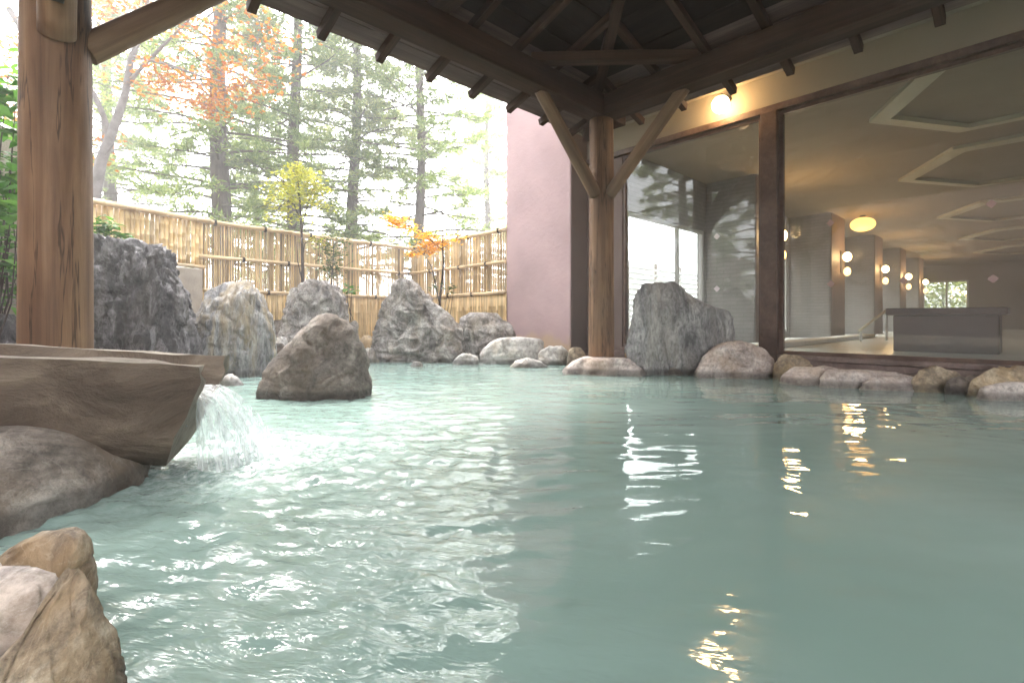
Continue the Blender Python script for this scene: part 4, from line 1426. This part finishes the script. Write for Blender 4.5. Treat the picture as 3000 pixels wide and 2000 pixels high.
# ------------------------------------------------------------------ plants
def blades(pos, dr_, ln, wd, rg, flat=0.0):
    """leaf-sized pointed faces: arrays in, vertices and quads out"""
    n = len(pos)
    dr_ = dr_ / (np.linalg.norm(dr_, axis=1)[:, None] + 1e-9)
    r = rg.normal(size=(n, 3))
    if flat:
        r = r * (1 - flat) + np.array((0, 0, 1.0)) * flat
        sd_ = np.cross(dr_, r)
    else:
        sd_ = np.cross(dr_, r)
    sd_ /= np.linalg.norm(sd_, axis=1)[:, None] + 1e-9
    ln = np.broadcast_to(ln, (n,))[:, None]
    wd = np.broadcast_to(wd, (n,))[:, None]
    a = pos
    b_ = pos + dr_ * ln * 0.5 + sd_ * wd * 0.5
    c = pos + dr_ * ln
    d = pos + dr_ * ln * 0.5 - sd_ * wd * 0.5
    V = np.stack([a, b_, c, d], 1).reshape(-1, 3)
    F = np.arange(4 * n).reshape(n, 4)
    return V, F


def conifer(label, loc, h, r0, seed, mat, z0=1.6, Lmax=2.9, dens=1.0, blade=0.15):
    rg = np.random.default_rng(seed)
    rd = random.Random(seed)
    t = thing('conifer_tree', label, 'tree', loc, 'conifers behind the bamboo fence')
    lx, ly = loc[0], loc[1]
    zs = np.linspace(-0.2, h, 22)
    wob = [(0.06 * math.sin(z * 0.8 + seed), 0.06 * math.cos(z * 0.6 + 2 * seed)) for z in zs]
    pts = [(lx + w[0], ly + w[1], z) for w, z in zip(wob, zs)]
    rad = [max(0.02, r0 * (1 - z / h) ** 0.75 if z < h else 0.02) for z in zs]
    link('trunk', MB().tube(pts, rad, 12).mesh('trunk', True), MT['bark'], t)
    lim = MB()
    P, Dv = [], []
    z = z0
    while z < h - 0.4:
        nb = rd.choice((4, 5, 5, 6))
        a0 = rd.uniform(0, 6.3)
        for k in range(nb):
            az = a0 + k * 6.283 / nb + rd.uniform(-0.35, 0.35)
            fr2 = (z - z0) / (h - z0)
            L = Lmax * (1 - 0.82 * fr2) * rd.uniform(0.6, 1.12)
            base = Vector((lx, ly, z + rd.uniform(-0.15, 0.15)))
            dh = Vector((math.cos(az), math.sin(az), 0))
            rise = rd.uniform(-0.02, 0.3)
            droop = rd.uniform(0.2, 0.5)
            pts = []
            bend = rd.uniform(-0.25, 0.25)
            sdv = Vector((-dh.y, dh.x, 0))
            for i in range(7):
                s = i / 6
                pts.append(base + dh * (L * s) + sdv * (bend * L * s * s) + Vector((0, 0, L * (rise * s - droop * s * s + 0.14 * s ** 4))))
            lim.tube(pts, [0.032 * (1 - 0.85 * i / 6) * (0.6 + L / 5) for i in range(7)], 5, False)
            # twigs
            nt_ = int(7 + L * 4)
            clump = rd.random()
            for j in range(nt_):
                s = 0.28 + 0.72 * (j + rd.random()) / nt_
                if rd.random() < max(0.3 if clump > 0.35 else 0.7, 0.72 - 0.1 * max(0, z - 2.2)):
                    continue
                q = s * 6
                i = min(5, int(q))
                p = pts[i].lerp(pts[i + 1], q - i)
                sg = 1 if j % 2 else -1
                td = (dh * rd.uniform(0.35, 0.9) + sdv * sg * rd.uniform(0.5, 1.0) + Vector((0, 0, rd.uniform(-0.3, 0.35)))).normalized()
                tl = L * rd.uniform(0.13, 0.27) * (1.25 - 0.6 * s) + 0.12
                e = p + td * tl
                lim.tube([p, e], [0.008, 0.003], 4, False)
                nb2 = int(62 * dens * (0.6 + tl))
                u = rg.random(nb2) ** 0.75
                pp = np.array(p)[None] + np.array(td)[None] * (u * tl)[:, None] + rg.normal(size=(nb2, 3)) * np.array((0.045, 0.045, 0.035))
                dd = np.array(td)[None] * 0.75 + rg.normal(size=(nb2, 3)) * 0.6 + np.array((0, 0, 0.22))
                P.append(pp)
                Dv.append(dd)
        z += rd.uniform(0.3, 0.5)
    P, Dv = np.vstack(P), np.vstack(Dv)
    V, F = blades(P, Dv, blade * rg.uniform(0.6, 1.2, len(P)), 0.026 * rg.uniform(0.7, 1.3, len(P)), rg)
    link('limbs', lim.mesh('limbs', True), MT['bark'], t)
    link('crown', fast_mesh('crown', V, F), mat, t)
    return t


def conif_at(x, d):
    p = cw((x - 1176) / FPX * d, d)
    return (p.x, p.y, 0.05)


conifer('conifer with the thickest trunk, beside the red maple', conif_at(506, 11.0), 13.5, 0.235, 101, MT['needle'], 1.9, 2.9)
conifer('conifer directly behind the yellow green maple', conif_at(679, 12.6), 14, 0.2, 102, MT['needle'], 2.0, 2.6)
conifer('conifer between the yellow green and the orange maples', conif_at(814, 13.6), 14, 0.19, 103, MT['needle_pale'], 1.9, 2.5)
conifer('conifer directly behind the orange maple', conif_at(962, 13.6), 14, 0.165, 104, MT['needle'], 2.0, 2.6)
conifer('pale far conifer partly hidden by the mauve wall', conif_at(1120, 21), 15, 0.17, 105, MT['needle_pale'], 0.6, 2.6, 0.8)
conifer('conifer farthest left, mostly behind the log post', conif_at(250, 13.5), 13, 0.2, 106, MT['needle'], 1.4, 2.8)
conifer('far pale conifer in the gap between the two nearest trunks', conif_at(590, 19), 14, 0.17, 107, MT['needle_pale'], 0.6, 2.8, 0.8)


for k_, (x_, y_) in enumerate(((-6.0, 3.2), (-5.4, 0.4), (-6.2, -2.4), (-3.6, 7.6), (-5.6, 6.0))):  # unseen trees added to keep bright sky out of the window reflections
    conifer(['unseen added conifer beyond the side wall nearest the log post', 'unseen added conifer beyond the middle of the side wall', 'unseen added conifer beyond the rear end of the side wall', 'unseen added conifer behind the low plaster wall beyond the log post', 'unseen added conifer behind the tall plaster wall at the picture edge'][k_], (x_, y_, 0.05), 10, 0.18, 120 + k_, MT['needle'], 0.8, 2.6, 0.9, 0.17)


def leaves(centres, rg, n, spread, ln, wd, flat=0.55):
    P, Dv = [], []
    for c, s in centres:
        k = int(n * s[2])
        pp = np.array(c)[None] + rg.normal(size=(k, 3)) * np.array((s[0], s[0], s[1]))
        dd = rg.normal(size=(k, 3)) * np.array((1, 1, 0.45)) + np.array((0, 0, -0.12))
        P.append(pp)
        Dv.append(dd)
    P, Dv = np.vstack(P), np.vstack(Dv)
    # five-fingered leaves: three blades from one point
    VV, FF, off = [], [], 0
    dn = Dv / np.linalg.norm(Dv, axis=1)[:, None]
    side = np.cross(dn, np.array((0, 0, 1.0)) + 0.3 * rg.normal(size=dn.shape))
    side /= np.linalg.norm(side, axis=1)[:, None] + 1e-9
    size = rg.uniform(0.7, 1.25, len(P))
    for ang, sc in ((0, 1.0), (0.75, 0.82), (-0.75, 0.82)):
        d2 = dn * math.cos(ang) + side * math.sin(ang)
        n_ = len(P)
        s2 = -dn * math.sin(ang) + side * math.cos(ang)
        l_ = (ln * sc * size)[:, None]
        w_ = (wd * size)[:, None]
        V = np.stack([P, P + d2 * l_ * 0.45 + s2 * w_ * 0.5, P + d2 * l_, P + d2 * l_ * 0.45 - s2 * w_ * 0.5], 1).reshape(-1, 3)
        VV.append(V)
        FF.append(np.arange(4 * n_).reshape(n_, 4) + off)
        off += 4 * n_
    return np.vstack(VV), np.vstack(FF)


def maple(label, base, limbs, clumps, mat, bark, seed, n, ln, wd, group=None):
    rg = np.random.default_rng(seed)
    t = thing('maple_tree', label, 'tree', base, group)
    tr = MB()
    tr.tube(limbs[0][0], limbs[0][1], 9, False)
    link('trunk', tr.mesh('trunk', True), bark, t)
    lm = MB()
    for p, r in limbs[1:]:
        lm.tube(p, r, 6, False)
    # twigs into every clump
    rd = random.Random(seed)
    allp = [Vector(q) for p, r in limbs for q in p]
    for c, s in clumps:
        c = Vector(c)
        near = min(allp, key=lambda q: (q - c).length)
        lm.tube([near, near.lerp(c, 0.5) + Vector((0, 0, 0.05)), c], [0.008, 0.006, 0.003], 4, False)
        for k in range(5):
            e = c + Vector((rd.gauss(0, s[0]), rd.gauss(0, s[0]), rd.gauss(0, s[1])))
            lm.tube([c, e], [0.004, 0.002], 4, False)
    link('limbs', lm.mesh('limbs', True), bark, t)
    V, F = leaves(clumps, rg, n, None, ln, wd)
    link('crown', fast_mesh('crown', V, F), mat, t)
    return t


# red maple: behind the thick bamboo fence, leaning over it
d = 7.6
B = at(215, 700, d)
tp_ = [at(205, 640, d), at(214, 470, d), at(232, 370, d), at(268, 275, d), at(288, 215, d), at(300, 140, d), at(330, 60, d), at(350, -60, d)]
limbs = [([Vector((B.x, B.y, 0.05))] + tp_, [0.11, 0.1, 0.085, 0.075, 0.06, 0.05, 0.045, 0.035, 0.02]),
         ([at(250, 310, d), at(236, 262, d - 0.1), at(215, 215, d - 0.2), at(150, 120, d - 0.3), at(40, 40, d - 0.3)], [0.05, 0.04, 0.035, 0.03, 0.02]),
         ([at(292, 195, d), at(330, 150, d), at(390, 90, d), at(460, 20, d)], [0.035, 0.03, 0.022, 0.012]),
         ([at(305, 130, d), at(390, 150, d - 0.2), at(460, 175, d - 0.3), at(560, 200, d - 0.3)], [0.022, 0.018, 0.012, 0.006]),
         ([at(20, 20, d), at(45, 60, d), at(60, 120, d)], [0.05, 0.045, 0.03]),
         ([at(240, 360, d), at(262, 330, d - 0.2), at(236, 328, d - 0.3)], [0.012, 0.01, 0.006])]
clumps = []
rg = np.random.default_rng(77)
for (x, y, s, w) in ((415, 200, 0.3, 1.3), (470, 235, 0.22, 1.0), (380, 185, 0.2, 0.8), (545, 205, 0.22, 0.8), (590, 195, 0.15, 0.4), (430, 60, 0.3, 0.45), (520, 80, 0.3, 0.35), (600, 60, 0.3, 0.4), (560, 130, 0.28, 0.3),
                     (250, 15, 0.3, 1.0), (340, 20, 0.3, 0.7), (15, 90, 0.3, 1.0), (20, 180, 0.28, 1.1), (10, 250, 0.22, 0.9), (40, 130, 0.25, 0.7), (245, 325, 0.12, 0.35), (230, 370, 0.09, 0.2), (500, 150, 0.25, 0.6), (300, 190, 0.25, 0.3), (640, 120, 0.2, 0.3), (520, -60, 0.4, 1.0), (380, -80, 0.45, 1.2), (200, -60, 0.4, 0.8)):
    c = at(x, y, d + rg.uniform(-0.4, 0.4))
    clumps.append((tuple(c), (s, s * 0.6, w)))
maple('red leaved maple with grey forked trunk beside the log post', (B.x, B.y, 0.05), limbs, clumps, MT['maple_red'], MT['bark_grey'], 201, 230, 0.062, 0.03)

# slim yellow-green maple before the long fence
d = 7.15
B = at(694, 700, d)
limbs = [([Vector((B.x, B.y, 0.1)), at(695, 640, d), at(694, 560, d), at(691, 500, d), at(688, 455, d), at(684, 410, d), at(684, 380, d)], [0.024, 0.022, 0.019, 0.016, 0.012, 0.008, 0.004]),
         ([at(693, 530, d), at(704, 480, d), at(716, 440, d), at(730, 410, d)], [0.011, 0.009, 0.006, 0.003]),
         ([at(692, 510, d), at(672, 462, d), at(650, 430, d)], [0.01, 0.007, 0.004]),
         ([at(694, 600, d), at(700, 560, d), at(720, 545, d), at(760, 560, d)], [0.009, 0.007, 0.005, 0.003]),
         ([at(694, 645, d), at(684, 600, d), at(682, 560, d)], [0.01, 0.007, 0.004])]
clumps = []
for (x, y, s, w) in ((684, 386, 0.06, 0.5), (700, 398, 0.1, 0.7), (668, 402, 0.09, 0.6), (690, 416, 0.14, 0.8), (652, 424, 0.12, 0.5), (722, 420, 0.1, 0.5), (738, 436, 0.08, 0.3), (676, 442, 0.15, 0.8), (706, 446, 0.13, 0.7), (636, 448, 0.1, 0.35), (655, 462, 0.13, 0.5), (690, 470, 0.14, 0.5), (730, 468, 0.1, 0.25),
                     (750, 478, 0.08, 0.15), (640, 480, 0.1, 0.3), (618, 500, 0.08, 0.15), (700, 496, 0.12, 0.25), (664, 500, 0.1, 0.2), (725, 555, 0.1, 0.2), (610, 470, 0.07, 0.1)):
    clumps.append((tuple(at(x, y, d + rg.uniform(-0.15, 0.15))), (s, s * 0.38, w)))
maple('slim yellow green maple before the long bamboo fence', (B.x, B.y, 0.1), limbs, clumps, MT['maple_yellow'], MT['bark_dark'], 202, 180, 0.05, 0.02, 'young garden maples')
# darker creeper-like sapling beside it
d = 7.3
B = at(760, 720, d)
limbs = [([Vector((B.x, B.y, 0.1)), at(762, 640, d), at(766, 580, d)], [0.012, 0.009, 0.004]), ([at(763, 620, d), at(748, 585, d)], [0.006, 0.003])]
clumps = [(tuple(at(x, y, d)), (0.1, 0.09, 0.5)) for (x, y) in ((765, 585), (755, 610), (770, 560), (748, 565), (765, 630))]
maple('dull green sapling on the long fence beside the yellow green maple', (B.x, B.y, 0.1), limbs, clumps, MT['darkgreen'], MT['bark_dark'], 203, 150, 0.05, 0.02, 'young garden maples')
# orange maple in the fence corner
d = 7.35
B = at(1012, 720, d)
limbs = [([Vector((B.x, B.y, 0.1)), at(1010, 690, d), at(1016, 640, d), at(1019, 600, d), at(1016, 560, d), at(1018, 520, d), at(1016, 470, d)], [0.022, 0.02, 0.018, 0.014, 0.01, 0.006, 0.003]),
         ([at(1010, 700, d), at(1000, 650, d), at(990, 610, d), at(974, 585, d)], [0.012, 0.01, 0.006, 0.003]),
         ([at(1000, 650, d), at(1006, 620, d)], [0.006, 0.003]),
         ([at(1018, 575, d), at(980, 545, d), at(940, 520, d), at(900, 510, d)], [0.008, 0.006, 0.004, 0.002])]
clumps = []
for (x, y, s, w) in ((912, 512, 0.11, 1.0), (900, 502, 0.09, 0.6), (930, 520, 0.1, 0.5), (975, 540, 0.1, 0.6), (990, 552, 0.11, 0.8), (980, 565, 0.09, 0.6), (1005, 560, 0.1, 0.5), (945, 583, 0.06, 0.3), (1050, 545, 0.1, 0.25), (985, 578, 0.07, 0.3), (1020, 545, 0.08, 0.2)):
    clumps.append((tuple(at(x, y, d + rg.uniform(-0.15, 0.15))), (s, s * 0.5, w)))
maple('orange leaved young maple in the corner of the fences', (B.x, B.y, 0.1), limbs, clumps, MT['maple_orange'], MT['bark_dark'], 204, 160, 0.05, 0.024, 'young garden maples')


def shrub(label, base, tips, mat, seed, leaf, wl, per, spread, cat='shrub'):
    """stems that end in whorls of broad leaves"""
    rg = np.random.default_rng(seed)
    rd = random.Random(seed)
    t = thing('broadleaf_shrub', label, cat, base)
    st = MB()
    P, Dv = [], []
    b0 = Vector(base)
    for tip in tips:
        tip = Vector(tip)
        mid = b0.lerp(tip, 0.55) + Vector((rd.gauss(0, 0.05), rd.gauss(0, 0.05), -0.08))
        st.tube([b0, mid, tip], [0.008, 0.005, 0.003], 5, False)
        for k in range(per):
            a = k * 2.4 + rd.random()
            dd = (math.cos(a), math.sin(a), rd.uniform(-0.35, 0.5))
            P.append(np.array(tip) + np.array([rd.gauss(0, spread), rd.gauss(0, spread), rd.gauss(0, spread * 0.8)]))
            Dv.append(dd)
    P, Dv = np.array(P), np.array(Dv)
    n = len(P)
    dn = Dv / np.linalg.norm(Dv, axis=1)[:, None]
    sd_ = np.cross(dn, np.array((0, 0, 1.0)) + 0.25 * rg.normal(size=(n, 3)))
    sd_ /= np.linalg.norm(sd_, axis=1)[:, None]
    up_ = np.cross(sd_, dn)
    l_ = (leaf * rg.uniform(0.7, 1.2, n))[:, None]
    w_ = (wl * rg.uniform(0.8, 1.2, n))[:, None]
    # a folded, arched leaf: base, two rows, tip
    q = [P, P + dn * l_ * 0.3 + sd_ * w_ * 0.45 + up_ * l_ * 0.09, P + dn * l_ * 0.3 + up_ * l_ * 0.05, P + dn * l_ * 0.3 - sd_ * w_ * 0.45 + up_ * l_ * 0.09,
         P + dn * l_ * 0.68 + sd_ * w_ * 0.42 + up_ * l_ * 0.06, P + dn * l_ * 0.68 + up_ * l_ * 0.02, P + dn * l_ * 0.68 - sd_ * w_ * 0.42 + up_ * l_ * 0.06, P + dn * l_ - up_ * l_ * 0.1]
    V = np.stack(q, 1).reshape(-1, 3)
    F = np.array([(0, 1, 2, 2), (0, 2, 3, 3), (1, 4, 5, 2), (2, 5, 6, 3), (4, 7, 5, 5), (5, 7, 6, 6)])
    fs = []
    for i in range(n):
        for f in F:
            f = [x + i * 8 for x in dict.fromkeys(f.tolist())]
            fs.append(tuple(f))
    me = bpy.data.meshes.new('foliage')
    me.from_pydata(V.tolist(), [], fs)
    me.update()
    link('stems', st.mesh('stems', True), MT['bark_dark'], t)
    link('foliage', me, mat, t)
    return t


d = 3.55
tips = [at(x, y, d + rg.uniform(-0.25, 0.25)) for (x, y) in ((20, 170), (38, 200), (12, 240), (35, 280), (5, 300), (20, 370), (40, 385), (2, 390), (8, 440), (30, 470), (42, 490), (10, 500), (25, 545), (4, 570), (-30, 200), (-40, 320), (-50, 420), (35, 430), (-60, 520), (15, 620), (36, 650), (-30, 600), (5, 690))]
B = at(-40, 800, d)
shrub('green broadleaf shrub beside the plaster wall at the picture edge', (B.x, B.y, 0.1), tips, MT['green'], 301, 0.15, 0.065, 24, 0.075)
d = 5.0
tips = [at(x, y, d + rg.uniform(-0.12, 0.12)) for (x, y) in ((226, 520), (240, 512), (252, 522), (262, 535), (244, 540), (228, 545), (272, 545), (285, 555), (258, 552), (236, 556), (215, 530), (205, 540))]
B = at(240, 700, d)
shrub('bright green broadleaf shrub peeping over the dark slate boulder', (B.x, B.y, 0.1), tips, MT['green'], 302, 0.11, 0.06, 14, 0.045)
d = 6.9
tips = [at(x, y, d) for (x, y) in ((788, 664), (800, 660), (808, 670), (796, 672))]
B = at(798, 720, d)
shrub('small fresh green plant beside the humped pale boulder', (B.x, B.y, 0.2), tips, MT['green'], 303, 0.1, 0.06, 7, 0.03, 'plant')
d = 7.2
tips = [at(x, y, d) for (x, y) in ((988, 664), (1000, 660), (1030, 658), (1042, 664), (1036, 672))]
B = at(1014, 715, d)
shrub('low green plant at the foot of the orange maple', (B.x, B.y, 0.2), tips, MT['darkgreen'], 304, 0.09, 0.04, 7, 0.035, 'plant')

# greenery outside the far indoor window
rg2 = np.random.default_rng(9)
n = 11000
P = np.stack([rg2.uniform(30.5, 33.5, n), rg2.uniform(-1, 8, n), rg2.uniform(0, 1, n) ** 0.8 * 4.2], 1)
V, F = blades(P, rg2.normal(size=(n, 3)), 0.2, 0.11, rg2)
hd = thing('hedge', 'sunlit green hedge outside the farthest indoor window', 'hedge', (32, 3.5, 0))
st = MB()
for k in range(9):
    y = -0.8 + k
    st.tube([(32, y, 0), (32.1, y + 0.1, 1.8), (31.9, y, 3.6)], [0.06, 0.04, 0.02], 6)
link('stems', st.mesh('stems', True), MT['bark_dark'], hd)
link('foliage', fast_mesh('foliage', V, F), MT['needle_pale'], hd)

# ------------------------------------------------------------------ steam and haze in the air
HAZE = 0.012
if HAZE:
    hb = MB().box(-16, 40, -10, 34, -1.6, 17.0).mesh('haze')
    hm = bpy.data.materials.new('haze_air')
    hm.use_nodes = True
    hn = hm.node_tree
    hn.nodes.clear()
    hv = hn.nodes.new('ShaderNodeVolumePrincipled')
    hv.inputs['Color'].default_value = (0.98, 0.975, 0.97, 1)
    hv.inputs['Density'].default_value = HAZE
    hv.inputs['Anisotropy'].default_value = 0.3
    ho = hn.nodes.new('ShaderNodeOutputMaterial')
    hn.links.new(hv.outputs[0], ho.inputs['Volume'])
    hz = link('haze', hb, hm)
    tag(hz, 'thin steam hanging in the air', None, None, 'stuff')
